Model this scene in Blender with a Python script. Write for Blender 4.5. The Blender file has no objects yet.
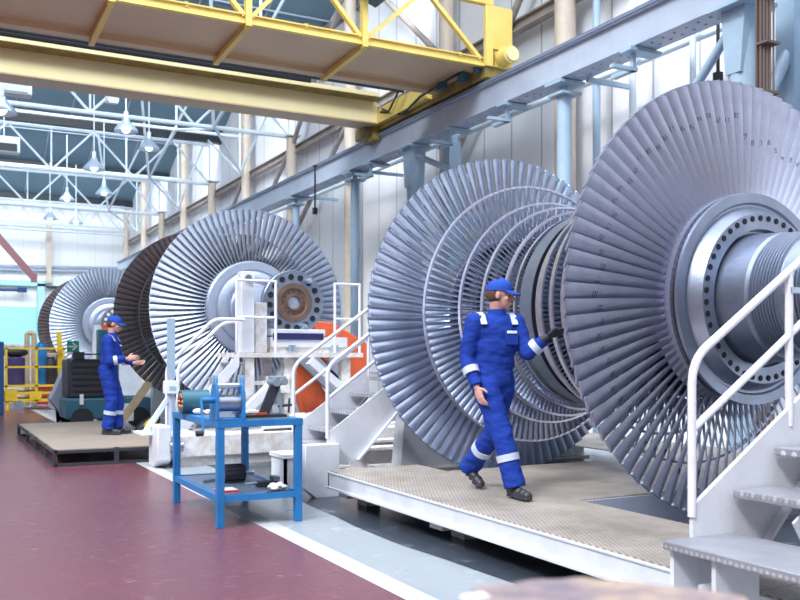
import bpy, math, random
from mathutils import Vector, Matrix, noise
R_ = math.radians
random.seed(7)
scene = bpy.context.scene
COL = scene.collection

# ------------------------------------------------------------------ survey helpers (photo point + known plane -> point in the hall)
F, VX, HY, EYE = 900.0, -75.0, 356.0, 1.45
TH = math.atan((400 - VX) / F); SN = math.sin(TH); CS = math.cos(TH)
def at(px, py, X=None, Y=None, Z=None):
    a = (px - 400) / F
    r = (SN + a * CS, CS - a * SN, (HY - py) / F)
    t = X / r[0] if X is not None else (Y / r[1] if Y is not None else (Z - EYE) / r[2])
    return Vector((r[0] * t, r[1] * t, EYE + r[2] * t))

# ------------------------------------------------------------------ materials
def mat(name, col, rough=.5, metal=0., col2=None, scale=6., amt=.5, bump=0., bscale=40., rvar=0., emit=None, stretch=None, detail=5, spec=.5):
    m = bpy.data.materials.new(name); m.use_nodes = True
    nt = m.node_tree; N = nt.nodes; L = nt.links; b = N['Principled BSDF']
    b.inputs['Roughness'].default_value = rough; b.inputs['Metallic'].default_value = metal
    b.inputs['Base Color'].default_value = (*col, 1); b.inputs['Specular IOR Level'].default_value = spec
    tc = N.new('ShaderNodeTexCoord'); vec = tc.outputs['Object']
    if stretch:
        mp = N.new('ShaderNodeMapping'); mp.inputs['Scale'].default_value = stretch
        L.new(vec, mp.inputs['Vector']); vec = mp.outputs['Vector']
    if col2:
        n = N.new('ShaderNodeTexNoise'); n.inputs['Scale'].default_value = scale; n.inputs['Detail'].default_value = detail
        n.inputs['Roughness'].default_value = .65; L.new(vec, n.inputs['Vector'])
        r = N.new('ShaderNodeValToRGB'); r.color_ramp.elements[0].position = .5 - amt * .5 + .02; r.color_ramp.elements[1].position = .5 + amt * .5
        r.color_ramp.elements[0].color = (*col2, 1); r.color_ramp.elements[1].color = (*col, 1)
        L.new(n.outputs['Fac'], r.inputs['Fac']); L.new(r.outputs['Color'], b.inputs['Base Color'])
        if rvar:
            mr = N.new('ShaderNodeMapRange'); mr.inputs['To Min'].default_value = rough + rvar; mr.inputs['To Max'].default_value = rough - rvar
            L.new(n.outputs['Fac'], mr.inputs['Value']); L.new(mr.outputs['Result'], b.inputs['Roughness'])
    if bump:
        n2 = N.new('ShaderNodeTexNoise'); n2.inputs['Scale'].default_value = bscale; n2.inputs['Detail'].default_value = 4
        L.new(vec, n2.inputs['Vector'])
        bp = N.new('ShaderNodeBump'); bp.inputs['Strength'].default_value = bump; bp.inputs['Distance'].default_value = .02
        L.new(n2.outputs['Fac'], bp.inputs['Height']); L.new(bp.outputs['Normal'], b.inputs['Normal'])
    if emit:
        b.inputs['Emission Color'].default_value = (*col, 1); b.inputs['Emission Strength'].default_value = emit
    return m

M = {}
M['steel'] = mat('blade_steel', (.56, .62, .78), .30, .9, (.40, .46, .60), 5, .6, .1, 60, .06)
M['steelA'] = mat('blade_steel_satin', (.54, .58, .73), .38, .82, (.36, .39, .52), 4, .7, .15, 50, .06)
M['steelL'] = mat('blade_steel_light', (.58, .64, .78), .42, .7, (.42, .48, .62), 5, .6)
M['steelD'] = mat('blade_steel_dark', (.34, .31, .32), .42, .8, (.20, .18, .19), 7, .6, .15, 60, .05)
M['steelG'] = mat('drum_steel_gap_shade', (.10, .11, .15), .42, .9, (.05, .055, .075), 5, .6)  # oxidised drum steel with the shade of the blade gaps put into its colour
M['steelS'] = mat('shaft_steel', (.36, .41, .52), .36, .85, (.23, .27, .36), 3, .6, .06, 60, .07)
M['steelH'] = mat('hub_steel_light', (.50, .56, .69), .4, .6, (.40, .46, .59), 3, .6)
M['steelR'] = mat('shroud_steel', (.72, .72, .82), .3, .85, (.5, .5, .62), 8, .5)
M['rust'] = mat('rusted_steel', (.25, .15, .11), .55, .5, (.10, .07, .07), 8, .6, .2, 40)
M['hole'] = mat('dark_bore', (.012, .014, .02), .6, .3)
M['ink'] = mat('stamped_ink', (.03, .035, .05), .6)
M['bolt'] = mat('bolt_zinc', (.5, .6, .7), .3, .8)
M['white'] = mat('white_paint', (.72, .75, .82), .42, 0, (.60, .63, .69), 3, .35, .06, 30)
M['whiteW'] = mat('worn_white_paint', (.76, .77, .81), .5, 0, (.60, .55, .52), 7, .22, .1, 40)
M['pipe'] = mat('white_pipe', (.78, .80, .88), .3, 0, (.7, .7, .78), 5, .3)
M['blue'] = mat('workbench_blue', (.02, .20, .52), .38, 0, (.015, .15, .40), 4, .4)
M['bluedk'] = mat('dark_blue_paint', (.01, .05, .16), .4)
M['railblue'] = mat('pale_blue_steel_paint', (.44, .50, .62), .4, 0, (.36, .42, .54), 2, .4, .04, 20)
M['colblue'] = mat('light_blue_column_paint', (.38, .51, .64), .35, 0, (.31, .43, .56), 2, .4)
M['cream'] = mat('cream_paint', (.70, .60, .50), .5, 0, (.58, .48, .40), 3, .4)
M['creamdk'] = mat('dirty_cream_paint', (.42, .36, .31), .6, 0, (.26, .23, .22), 3, .4)
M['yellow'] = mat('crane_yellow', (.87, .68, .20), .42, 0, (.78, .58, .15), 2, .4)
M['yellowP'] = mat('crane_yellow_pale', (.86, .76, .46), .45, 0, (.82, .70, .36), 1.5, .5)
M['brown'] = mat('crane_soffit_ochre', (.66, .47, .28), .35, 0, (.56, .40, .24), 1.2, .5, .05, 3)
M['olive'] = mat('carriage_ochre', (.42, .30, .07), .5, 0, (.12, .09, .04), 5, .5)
M['truss'] = mat('truss_white', (.72, .82, .90), .5)
M['roof'] = mat('roof_panel_blue', (.20, .31, .38), .6, 0, (.15, .25, .32), .6, .5)
M['black'] = mat('black_rubber', (.02, .022, .03), .5)
M['blackc'] = mat('dark_grey_cover', (.04, .045, .06), .5, 0, (.03, .03, .045), 5, .5)
M['teal'] = mat('machine_teal', (.03, .13, .19), .45)
M['orange'] = mat('orange_paint', (.80, .14, .045), .45, 0, (.62, .10, .035), 3, .4)
M['cyellow'] = mat('cart_yellow', (.88, .62, .03), .45, 0, (.7, .45, .03), 4, .4)
M['cover'] = mat('coverall_blue', (.016, .055, .36), .85, 0, (.010, .035, .26), 6, .6, .35, 14, spec=.2)
M['cap'] = mat('cap_blue', (.018, .07, .40), .8, 0, None, bump=.2, spec=.2)
M['skin'] = mat('skin', (.62, .36, .30), .55, 0, (.52, .27, .23), 9, .5)
M['hair'] = mat('short_brown_hair', (.09, .05, .03), .8, bump=.5, bscale=200)
M['tape'] = mat('reflective_tape', (.55, .62, .78), .35, .1)
M['boot'] = mat('work_boot', (.045, .045, .055), .45, 0, (.02, .02, .03), 10, .5)
M['glove'] = mat('black_glove', (.03, .03, .04), .7)
M['eye'] = mat('eye_dark', (.02, .015, .015), .3)
M['lip'] = mat('lip', (.45, .17, .16), .5)
M['badge'] = mat('badge_white', (.75, .82, .92), .5)
M['red'] = mat('red_plastic', (.60, .02, .05), .4)
M['paper'] = mat('paper_white', (.8, .8, .84), .6)
M['green'] = mat('sign_green', (.0, .33, .19), .5)
M['teallt'] = mat('end_wall_teal', (.38, .74, .76), .6)
M['doorblue'] = mat('door_frame_blue', (.42, .72, .82), .5)
M['redbar'] = mat('red_brown_bar', (.22, .09, .11), .5)
M['lampsh'] = mat('lamp_shade_grey', (.45, .55, .68), .35, .4)
M['lampon'] = mat('lamp_glow', (.9, .97, 1.0), .5, emit=3.)
M['copper'] = mat('copper_wire', (.55, .22, .12), .4, .7)
M['card'] = mat('cardboard', (.40, .30, .235), .8, 0, (.17, .14, .18), 11, .3, .3, 12)
M['purple'] = mat('purple_drum', (.06, .05, .17), .5)
M['wood'] = mat('plank_wood', (.55, .42, .28), .7, 0, (.4, .3, .2), 6, .4)
M['cable'] = mat('cable_brown', (.14, .10, .09), .6)

def wall_mat(name, c1, c2, seam, width, axis):
    """painted sheeting with narrow vertical seams"""
    m = mat(name, c1, .55, 0, c2, .8, .7)
    nt = m.node_tree; N = nt.nodes; L = nt.links; b = N['Principled BSDF']
    tc = N.new('ShaderNodeTexCoord'); sp = N.new('ShaderNodeSeparateXYZ'); L.new(tc.outputs['Object'], sp.inputs[0])
    d = N.new('ShaderNodeMath'); d.operation = 'DIVIDE'; d.inputs[1].default_value = width; L.new(sp.outputs[axis], d.inputs[0])
    f = N.new('ShaderNodeMath'); f.operation = 'FRACT'; L.new(d.outputs[0], f.inputs[0])
    g = N.new('ShaderNodeMath'); g.operation = 'LESS_THAN'; g.inputs[1].default_value = .045; L.new(f.outputs[0], g.inputs[0])
    mx = N.new('ShaderNodeMix'); mx.data_type = 'RGBA'
    src = b.inputs['Base Color'].links[0].from_socket
    L.new(g.outputs[0], mx.inputs['Factor']); L.new(src, mx.inputs[6]); mx.inputs[7].default_value = (*seam, 1)
    L.new(mx.outputs[2], b.inputs['Base Color'])
    return m
M['wall'] = wall_mat('wall_sheeting', (.86, .87, .90), (.70, .71, .76), (.42, .43, .47), 1.05, 1)
M['wallend'] = wall_mat('end_wall_sheeting', (.92, .93, .94), (.80, .82, .85), (.76, .79, .82), 1.0, 0)

def floor_mat(name, c1, c2, c3, rough, spots):
    m = mat(name, c1, rough, 0, c2, .45, .8, 0, 40, .10)
    nt = m.node_tree; N = nt.nodes; L = nt.links; b = N['Principled BSDF']
    src = b.inputs['Base Color'].links[0].from_socket
    tc = N.new('ShaderNodeTexCoord')
    v = N.new('ShaderNodeTexNoise'); v.inputs['Scale'].default_value = spots; v.inputs['Detail'].default_value = 6; v.inputs['Roughness'].default_value = .75
    L.new(tc.outputs['Object'], v.inputs['Vector'])
    r = N.new('ShaderNodeValToRGB'); r.color_ramp.elements[0].position = .56; r.color_ramp.elements[1].position = .74
    L.new(v.outputs['Fac'], r.inputs['Fac'])
    mx = N.new('ShaderNodeMix'); mx.data_type = 'RGBA'; L.new(r.outputs['Color'], mx.inputs['Factor']); L.new(src, mx.inputs[6]); mx.inputs[7].default_value = (*c3, 1)
    L.new(mx.outputs[2], b.inputs['Base Color'])
    n = N.new('ShaderNodeTexNoise'); n.inputs['Scale'].default_value = 26; n.inputs['Detail'].default_value = 4
    L.new(tc.outputs['Object'], n.inputs['Vector'])
    n.inputs['Scale'].default_value = 48 if spots == 9 else 26; bp = N.new('ShaderNodeBump'); bp.inputs['Strength'].default_value = .5 if spots == 9 else .25; bp.inputs['Distance'].default_value = .01
    L.new(n.outputs['Fac'], bp.inputs['Height']); L.new(bp.outputs['Normal'], b.inputs['Normal'])
    return m
M['fred'] = floor_mat('red_floor_paint', (.19, .062, .074), (.125, .052, .078), (.27, .16, .21), .24, 9)
M['fgrey'] = floor_mat('grey_floor_paint', (.34, .38, .42), (.25, .29, .33), (.48, .52, .56), .30, 3)
M['fline'] = floor_mat('white_floor_line', (.56, .58, .61), (.44, .46, .49), (.34, .35, .37), .45, 14)
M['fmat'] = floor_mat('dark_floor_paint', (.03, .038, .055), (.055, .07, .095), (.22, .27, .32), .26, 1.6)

def tread_mat(name, c1, c2, dirt):
    """chequer plate: raised bar pattern with worn grime"""
    m = mat(name, c1, .42, .15, c2, 1.6, .45, 0, 40, .08)
    nt = m.node_tree; N = nt.nodes; L = nt.links; b = N['Principled BSDF']
    src = b.inputs['Base Color'].links[0].from_socket
    tc = N.new('ShaderNodeTexCoord')
    mp = N.new('ShaderNodeMapping'); mp.inputs['Rotation'].default_value = (0, 0, R_(45)); mp.inputs['Scale'].default_value = (22, 22, 22)
    L.new(tc.outputs['Object'], mp.inputs['Vector'])
    ck = N.new('ShaderNodeTexChecker'); ck.inputs['Scale'].default_value = 1.; L.new(mp.outputs['Vector'], ck.inputs['Vector'])
    mp2 = N.new('ShaderNodeMapping'); mp2.inputs['Rotation'].default_value = (0, 0, R_(45)); mp2.inputs['Scale'].default_value = (44, 22, 22)
    L.new(tc.outputs['Object'], mp2.inputs['Vector'])
    vo = N.new('ShaderNodeTexVoronoi'); vo.inputs['Scale'].default_value = 1.; vo.inputs['Randomness'].default_value = .0; L.new(mp2.outputs['Vector'], vo.inputs['Vector'])
    rr = N.new('ShaderNodeValToRGB'); rr.color_ramp.elements[0].position = .28; rr.color_ramp.elements[1].position = .45
    rr.color_ramp.elements[0].color = (1, 1, 1, 1); rr.color_ramp.elements[1].color = (0, 0, 0, 1); L.new(vo.outputs['Distance'], rr.inputs['Fac'])
    mx = N.new('ShaderNodeMix'); mx.data_type = 'RGBA'; mx.blend_type = 'MIX'
    L.new(rr.outputs['Color'], mx.inputs['Factor']); 
    hs = N.new('ShaderNodeMix'); hs.data_type = 'RGBA'; hs.blend_type = 'MULTIPLY'; hs.inputs['Factor'].default_value = 1.
    L.new(src, hs.inputs[6]); hs.inputs[7].default_value = (*dirt, 1)
    L.new(hs.outputs[2], mx.inputs[6]); L.new(src, mx.inputs[7])
    L.new(mx.outputs[2], b.inputs['Base Color'])
    bp = N.new('ShaderNodeBump'); bp.inputs['Strength'].default_value = .6; bp.inputs['Distance'].default_value = .006
    L.new(rr.outputs['Color'], bp.inputs['Height']); L.new(bp.outputs['Normal'], b.inputs['Normal'])
    return m
M['plate'] = tread_mat('chequer_plate', (.72, .67, .62), (.34, .30, .27), (.60, .57, .55))
M['platew'] = tread_mat('chequer_plate_white', (.76, .78, .82), (.40, .39, .42), (.48, .49, .54))
M['ply'] = mat('grimy_wooden_deck', (.40, .32, .25), .5, 0, (.27, .24, .22), 2.2, .6, .1, 30, .1)

# ------------------------------------------------------------------ mesh builder
ROOT = {}
class MB:
    def __init__(s): s.v = []; s.f = []; s.m = []; s.mi = 0
    def _add(s, vs, fs):
        o = len(s.v); s.v += [Vector(p) for p in vs]
        for f in fs: s.f.append([i + o for i in f]); s.m.append(s.mi)
    def box(s, c, d, rot=None):
        c = Vector(c); h = Vector(d) / 2
        P = [Vector((x * h.x, y * h.y, z * h.z)) for x in (-1, 1) for y in (-1, 1) for z in (-1, 1)]
        if rot is not None: P = [rot @ p for p in P]
        s._add([c + p for p in P], [(0, 1, 3, 2), (4, 6, 7, 5), (0, 4, 5, 1), (2, 3, 7, 6), (0, 2, 6, 4), (1, 5, 7, 3)]); return s
    def span(s, a, b):
        a = Vector(a); b = Vector(b); return s.box((a + b) / 2, [abs(x) for x in (b - a)])
    def bar(s, p, q, w, h, up=(0, 0, 1)):
        p = Vector(p); q = Vector(q); y = (q - p); L = y.length; y.normalize(); up = Vector(up)
        if abs(y.dot(up)) > .98: up = Vector((1, 0, 0))
        x = y.cross(up).normalized(); z = x.cross(y)
        return s.box((p + q) / 2, (w, L, h), Matrix((x, y, z)).transposed())
    def ibeam(s, p, q, w, h, t=.02, up=(0, 0, 1)):
        p = Vector(p); q = Vector(q); u = Vector(up)
        s.bar(p + u * (h / 2 - t / 2), q + u * (h / 2 - t / 2), w, t); s.bar(p - u * (h / 2 - t / 2), q - u * (h / 2 - t / 2), w, t)
        return s.bar(p, q, t, h - 2 * t + .002)
    def tube(s, p, q, r, n=10, r2=None, cap=True):
        p = Vector(p); q = Vector(q); r2 = r if r2 is None else r2
        y = (q - p).normalized(); up = Vector((0, 0, 1)) if abs(y.z) < .95 else Vector((1, 0, 0))
        x = y.cross(up).normalized(); z = x.cross(y); vs = []
        for c, rr in ((p, r), (q, r2)):
            for i in range(n):
                a = 2 * math.pi * i / n; vs.append(c + x * rr * math.cos(a) + z * rr * math.sin(a))
        fs = [(i, i + n, (i + 1) % n + n, (i + 1) % n) for i in range(n)]
        if cap: fs += [tuple(range(n)), tuple(range(2 * n - 1, n - 1, -1))]
        s._add(vs, fs); return s
    def path(s, pts, r, n=10, bend=0.):
        """swept pipe through points; corners rounded by bend radius"""
        P = [Vector(p) for p in pts]
        if bend:
            Q = [P[0]]
            for i in range(1, len(P) - 1):
                a = (P[i - 1] - P[i]); b = (P[i + 1] - P[i]); t = min(bend, a.length * .45, b.length * .45)
                A = P[i] + a.normalized() * t; B = P[i] + b.normalized() * t
                for k in range(7):
                    u = k / 6; Q.append(A * (1 - u) ** 2 + P[i] * 2 * u * (1 - u) + B * u * u)
            Q.append(P[-1]); P = Q
        vs = []; prev = None
        for i, p in enumerate(P):
            t = (P[min(i + 1, len(P) - 1)] - P[max(i - 1, 0)]).normalized()
            if prev is None:
                up = Vector((0, 0, 1)) if abs(t.z) < .9 else Vector((1, 0, 0)); x = t.cross(up).normalized()
            else: x = (prev - t * prev.dot(t)).normalized()
            prev = x; z = t.cross(x)
            for k in range(n):
                a = 2 * math.pi * k / n; vs.append(p + x * r * math.cos(a) + z * r * math.sin(a))
        fs = []
        for i in range(len(P) - 1):
            for k in range(n):
                fs.append((i * n + k, i * n + (k + 1) % n, (i + 1) * n + (k + 1) % n, (i + 1) * n + k))
        fs += [tuple(range(n - 1, -1, -1)), tuple((len(P) - 1) * n + k for k in range(n))]
        s._add(vs, fs); return s
    def lathe(s, prof, c=(0, 0, 0), axis='y', n=64, closed=False):
        """prof = [(along, radius)]"""
        c = Vector(c); vs = []
        for (h, r) in prof:
            for i in range(n):
                a = 2 * math.pi * i / n; u = r * math.cos(a); w = r * math.sin(a)
                vs.append(c + (Vector((u, h, w)) if axis == 'y' else Vector((u, w, h)) if axis == 'z' else Vector((h, u, w))))
        fs = []; K = len(prof)
        for j in range(K if closed else K - 1):
            j2 = (j + 1) % K
            for i in range(n): fs.append((j * n + i, j * n + (i + 1) % n, j2 * n + (i + 1) % n, j2 * n + i))
        s._add(vs, fs); return s
    def prism(s, poly, axis, a, b):
        """poly in the two other axes (order x,y,z without axis), extruded from a to b"""
        n = len(poly); vs = []
        for h in (a, b):
            for (u, w) in poly: vs.append((h, u, w) if axis == 'x' else (u, h, w) if axis == 'y' else (u, w, h))
        s._add(vs, [tuple(range(n)), tuple(range(2 * n - 1, n - 1, -1))] + [(i, (i + 1) % n, (i + 1) % n + n, i + n) for i in range(n)]); return s
    def ball(s, c, r, n=16, m=10, sc=(1, 1, 1), rot=None):
        c = Vector(c); vs = []
        for j in range(m + 1):
            t = math.pi * j / m
            for i in range(n):
                a = 2 * math.pi * i / n
                p = Vector((r * sc[0] * math.sin(t) * math.cos(a), r * sc[1] * math.sin(t) * math.sin(a), r * sc[2] * math.cos(t)))
                if rot is not None: p = rot @ p
                vs.append(c + p)
        s._add(vs, [(j * n + i, j * n + (i + 1) % n, (j + 1) * n + (i + 1) % n, (j + 1) * n + i) for j in range(m) for i in range(n)]); return s
    def build(s, name, mats, parent=None, smooth=38, bevel=0., kind=None, local=False):
        me = bpy.data.meshes.new(name)
        vs = s.v
        if parent is not None and not local:
            inv = ROOT[parent.name].inverted(); vs = [inv @ p for p in vs]
        me.from_pydata([tuple(p) for p in vs], [], s.f)
        mats = mats if isinstance(mats, (list, tuple)) else [mats]
        for m in mats: me.materials.append(M[m] if isinstance(m, str) else m)
        for p, i in zip(me.polygons, s.m): p.material_index = i
        import bmesh
        bm = bmesh.new(); bm.from_mesh(me); bmesh.ops.recalc_face_normals(bm, faces=bm.faces); bm.to_mesh(me); bm.free()
        if smooth:
            for p in me.polygons: p.use_smooth = True
            me.set_sharp_from_angle(angle=R_(smooth))
        o = bpy.data.objects.new(name, me); COL.objects.link(o)
        if parent is not None: o.parent = parent; ROOT[o.name] = ROOT[parent.name]
        if kind: o['kind'] = kind
        if bevel:
            b = o.modifiers.new('bevel', 'BEVEL'); b.width = bevel; b.segments = 2; b.limit_method = 'ANGLE'
        return o
def tag(o, label, cat, group=None, kind=None):
    o['label'] = label; o['category'] = cat
    if group: o['group'] = group
    if kind: o['kind'] = kind
    return o
def thing(name, label, cat, loc=(0, 0, 0), rotz=0., group=None, scale=1.):
    o = bpy.data.objects.new(name, None); COL.objects.link(o); o.empty_display_size = .2
    o.location = loc; o.rotation_euler = (0, 0, rotz); o.scale = (scale,) * 3
    ROOT[o.name] = Matrix.Translation(Vector(loc)) @ Matrix.Rotation(rotz, 4, 'Z') @ Matrix.Scale(scale, 4)
    return tag(o, label, cat, group)
def copy_tree(o, parent=None):
    c = o.copy(); COL.objects.link(c); c.parent = parent
    for ch in list(o.children): copy_tree(ch, c)
    return c
def struct(mb, name, mats, **k): return mb.build(name, mats, kind='structure', **k)

# ================================================================== THE SETTING
XL, XW, YE = -16.0, 11.0, 56.2
ZP = .33
b = MB()
def strip(x0, x1, mi):
    b.mi = mi; b._add([(x0, -8, 0), (x1, -8, 0), (x1, YE, 0), (x0, YE, 0)], [(0, 1, 2, 3)])
strip(XL, 2.53, 0); strip(2.53, 2.70, 1); strip(2.70, XW + .1, 2)
struct(b, 'floor', ['fred', 'fline', 'fgrey'], smooth=0)
# dark coating beside the platform with a wandering edge
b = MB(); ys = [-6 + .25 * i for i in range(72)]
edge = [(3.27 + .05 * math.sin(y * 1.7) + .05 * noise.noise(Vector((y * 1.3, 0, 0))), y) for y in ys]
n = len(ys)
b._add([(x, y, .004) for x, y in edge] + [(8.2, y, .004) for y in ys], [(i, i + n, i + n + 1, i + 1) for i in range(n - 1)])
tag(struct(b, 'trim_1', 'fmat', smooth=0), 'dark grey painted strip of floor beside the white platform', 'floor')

b = MB(); b.span((XW, -8, 0), (XW + .2, YE, 16)); struct(b, 'wall_right', 'wall', smooth=0)
b = MB(); b.span((XL, YE, 0), (XW + .2, YE + .2, 16)); struct(b, 'wall_back', 'wallend', smooth=0)
b = MB(); b.span((XL, YE - .06, 0), (XW, YE, 4.3)); struct(b, 'trim_2', 'teallt', smooth=0)
b = MB(); b.span((XL - .2, -8, 0), (XL, YE, 12)); struct(b, 'wall_left', 'creamdk', smooth=0)
b = MB(); b.span((XL, -8.2, 0), (XW + .2, -8, 11)); struct(b, 'wall_front', 'creamdk', smooth=0)
# sawtooth roof panels: each panel falls away from the camera to its gutter
GUT = [18.6, 27.7, 36.9, 46.0, 55.2]
for i, g in enumerate(GUT):
    y0 = g - 9.0; b = MB()
    b._add([(XL, g, 10.7), (XW, g, 10.7), (XW, y0, 14.9), (XL, y0, 14.9), (XL, g, 10.85), (XW, g, 10.85), (XW, y0, 15.05), (XL, y0, 15.05)],
           [(0, 1, 2, 3), (4, 7, 6, 5), (0, 4, 5, 1), (3, 2, 6, 7), (0, 3, 7, 4), (1, 5, 6, 2)])
    b.mi = 1
    for k in range(1, 4):
        t = k / 4; b.bar((XL, g - 9 * t, 10.66 + 4.2 * t), (XW, g - 9 * t, 10.66 + 4.2 * t), .07, .05)
    for x in range(int(XL) + 1, int(XW), 2): b.bar((x, g, 10.67), (x, y0, 14.87), .05, .03)
    b.mi = 2; b.span((XL, g - .15, 10.35), (XW, g + .25, 10.68))
    struct(b, 'ceiling', ['roof', 'railblue', 'black'], smooth=0)

# ------------------------------------------------------------------ roof trusses
for ti, g in enumerate(GUT[1:]):
    t = thing('roof_truss', 'white steel lattice roof truss, ' + ['nearest to the crane', 'second one beyond the crane', 'third one beyond the crane', 'furthest, against the end wall'][ti], 'truss', (0, g, 0))
    yy = g - .35 if ti == 3 else g
    b = MB()
    for z in (10.25, 8.62): b.tube((XL, yy, z), (10.5, yy, z), .075, 8)
    b.build('chord', 'truss', t)
    b = MB(); x = 10.5; step = 1.55; k = 0
    while x > XL + step:
        b.tube((x, yy, 8.62 if k % 2 == 0 else 10.25), (x - step, yy, 10.25 if k % 2 == 0 else 8.62), .045, 6)
        if k % 4 == 0: b.tube((x, yy, 8.62), (x, yy, 10.25), .035, 6)
        x -= step; k += 1
    b.build('web_bar', 'truss', t)
    if ti < 3:
        b = MB()
        for x in (8.0, 1.5, -5.0):   # raking ties to the ridge
            b.tube((x, yy, 8.62), (x - 1.4, yy - 4.5, 12.6), .05, 6); b.tube((x, yy, 8.62), (x + 1.4, yy - 4.5, 12.6), .05, 6)
            b.tube((x, yy - 4.5, 12.6), (x, yy - 4.5, 9.6), .04, 6); b.tube((x, yy, 8.62), (x, yy - 4.5, 9.6), .05, 6); b.tube((x, yy - 9.0, 8.62), (x, yy - 4.5, 9.6), .05, 6)
        b.tube((XL, yy - 4.5, 9.6), (10.6, yy - 4.5, 9.6), .06, 8)
        b.build('tie_rod', 'truss', t)
        y = yy + 4.5; b = MB(); b.tube((10.35, y, 8.2), (8.0, yy, 8.7), .05, 8); b.tube((10.3, y, 8.2), (10.3, y + 4.2, 10.3), .045, 8); b.tube((10.3, y, 8.2), (10.3, y - 4.2, 10.3), .045, 8); b.tube((10.3, y, 8.2), (10.3, y, 11.8), .035, 8); b.build('fan_rod', 'truss', t)
# lattice rail on the end wall
t = thing('wall_truss', 'pale blue lattice girder fixed across the white end wall', 'truss', (0, YE - .5, 0))
b = MB()
for z in (9.1, 10.05): b.bar((XL, YE - .5, z), (10.6, YE - .5, z), .12, .12)
b.build('chord', 'truss', t)
b = MB(); x = 10.5
while x > XL + 1:
    b.bar((x, YE - .5, 9.1), (x - .5, YE - .5, 10.05), .06, .06); b.bar((x - .5, YE - .5, 10.05), (x - 1, YE - .5, 9.1), .06, .06); x -= 1
b.build('web_bar', 'truss', t)

# ------------------------------------------------------------------ cream wall columns, wind rails and bracing
cyl = {}
CW = [(13.46, 14.5), (17.8, 14.5), (23.1, 14.5), (27.7, 8.6), (32.4, 12.5), (36.9, 8.7), (41.5, 12.0), (45.9, 8.7), (50.1, 12.0), (54.9, 10.2)]
names = ['cream tubular wall column behind the large bladed disc, nearest the right edge', 'cream tubular wall column behind the walkway end of the crane', 'cream tubular wall column directly above the crane carriage buffer end',
         'short cream column under the nearest roof truss', 'tall cream column just left of the nearest truss column', 'short cream column under the second roof truss',
         'tall cream column beyond the second truss', 'short cream column under the third roof truss', 'tall cream column beyond the third truss', 'cream column in the far corner by the end wall']
for (y, h), lb in zip(CW, names):
    t = thing('wall_column', lb, 'column', (10.6, y, 0), 0)
    r = .17 if y > 14 else .2
    MB().lathe([(0, 0), (0, r), (h, r), (h, 0)], (10.6, y, 0), 'z', 20).build('shaft', 'cream', t)
    MB().span((10.3, y - .3, 0), (10.9, y + .3, .03)).build('base_plate', 'cream', t)
    MB().span((10.35, y - .25, h), (10.85, y + .25, h + .05)).build('cap_plate', 'truss', t)
b = MB(); b.ibeam((10.75, 8, 8.2), (10.75, YE, 8.2), .2, .24, .03); b.span((10.86, 8, 11.4), (10.99, YE, 11.6))
tag(b.build('wall_rail', 'creamdk'), 'dirty cream horizontal wind rail running along the right wall behind the columns', 'rail')
for i, (y0, z0, y1, z1, nm) in enumerate([(13.5, 10.2, 17.8, 5.6, 'leaning away above the crane buffer'), (17.8, 8.2, 23.1, 12.5, 'behind the crane lattice'), (23.1, 8.2, 27.7, 5.3, 'lowest, under the wind rail'),
                                  (23.1, 12.3, 27.7, 8.3, 'rising to the nearest truss column'), (27.7, 8.4, 32.4, 5.4, 'between the two nearest truss columns'), (32.4, 8.4, 36.9, 5.4, 'left of the second column pair')]):
    b = MB(); b.tube((10.62, y0, z0), (10.62, y1, z1), .075, 10)
    tag(b.build('wall_brace', 'creamdk'), 'brown tubular diagonal brace on the right wall, ' + nm, 'brace')

# ------------------------------------------------------------------ crane runway
XR = 9.2
t = thing('crane_rail_beam', 'pale blue painted steel crane runway beam along the right wall', 'beam', (XR, 20, 6))
b = MB(); y0, y1 = 1.0, 50.
b.span((XR, y0, 6.05), (XR + .03, y1, 6.47)); b.span((XR - .06, y0, 6.44), (XR + .42, y1, 6.5)); b.span((XR - .02, y0, 6.0), (XR + .42, y1, 6.05))
b.build('girder', 'railblue', t, smooth=0)
b = MB()
y = 5.
while y < 34:
    b.tube((XR + .13, y, 5.985), (XR + .13, y, 6.0), .022, 6); b.tube((XR + .28, y, 5.985), (XR + .28, y, 6.0), .022, 6); y += .22
b.build('rivet', 'railblue', t, kind='stuff')
MB().span((XR + .14, y0, 6.5), (XR + .22, y1, 6.56)).build('rail', 'steelS', t)
b = MB(); b.span((XR - .075, y0, 6.46), (XR - .055, y1, 6.515)); b.build('edge_angle', mat('rail_edge', (.16, .20, .30), .5), t)

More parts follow.
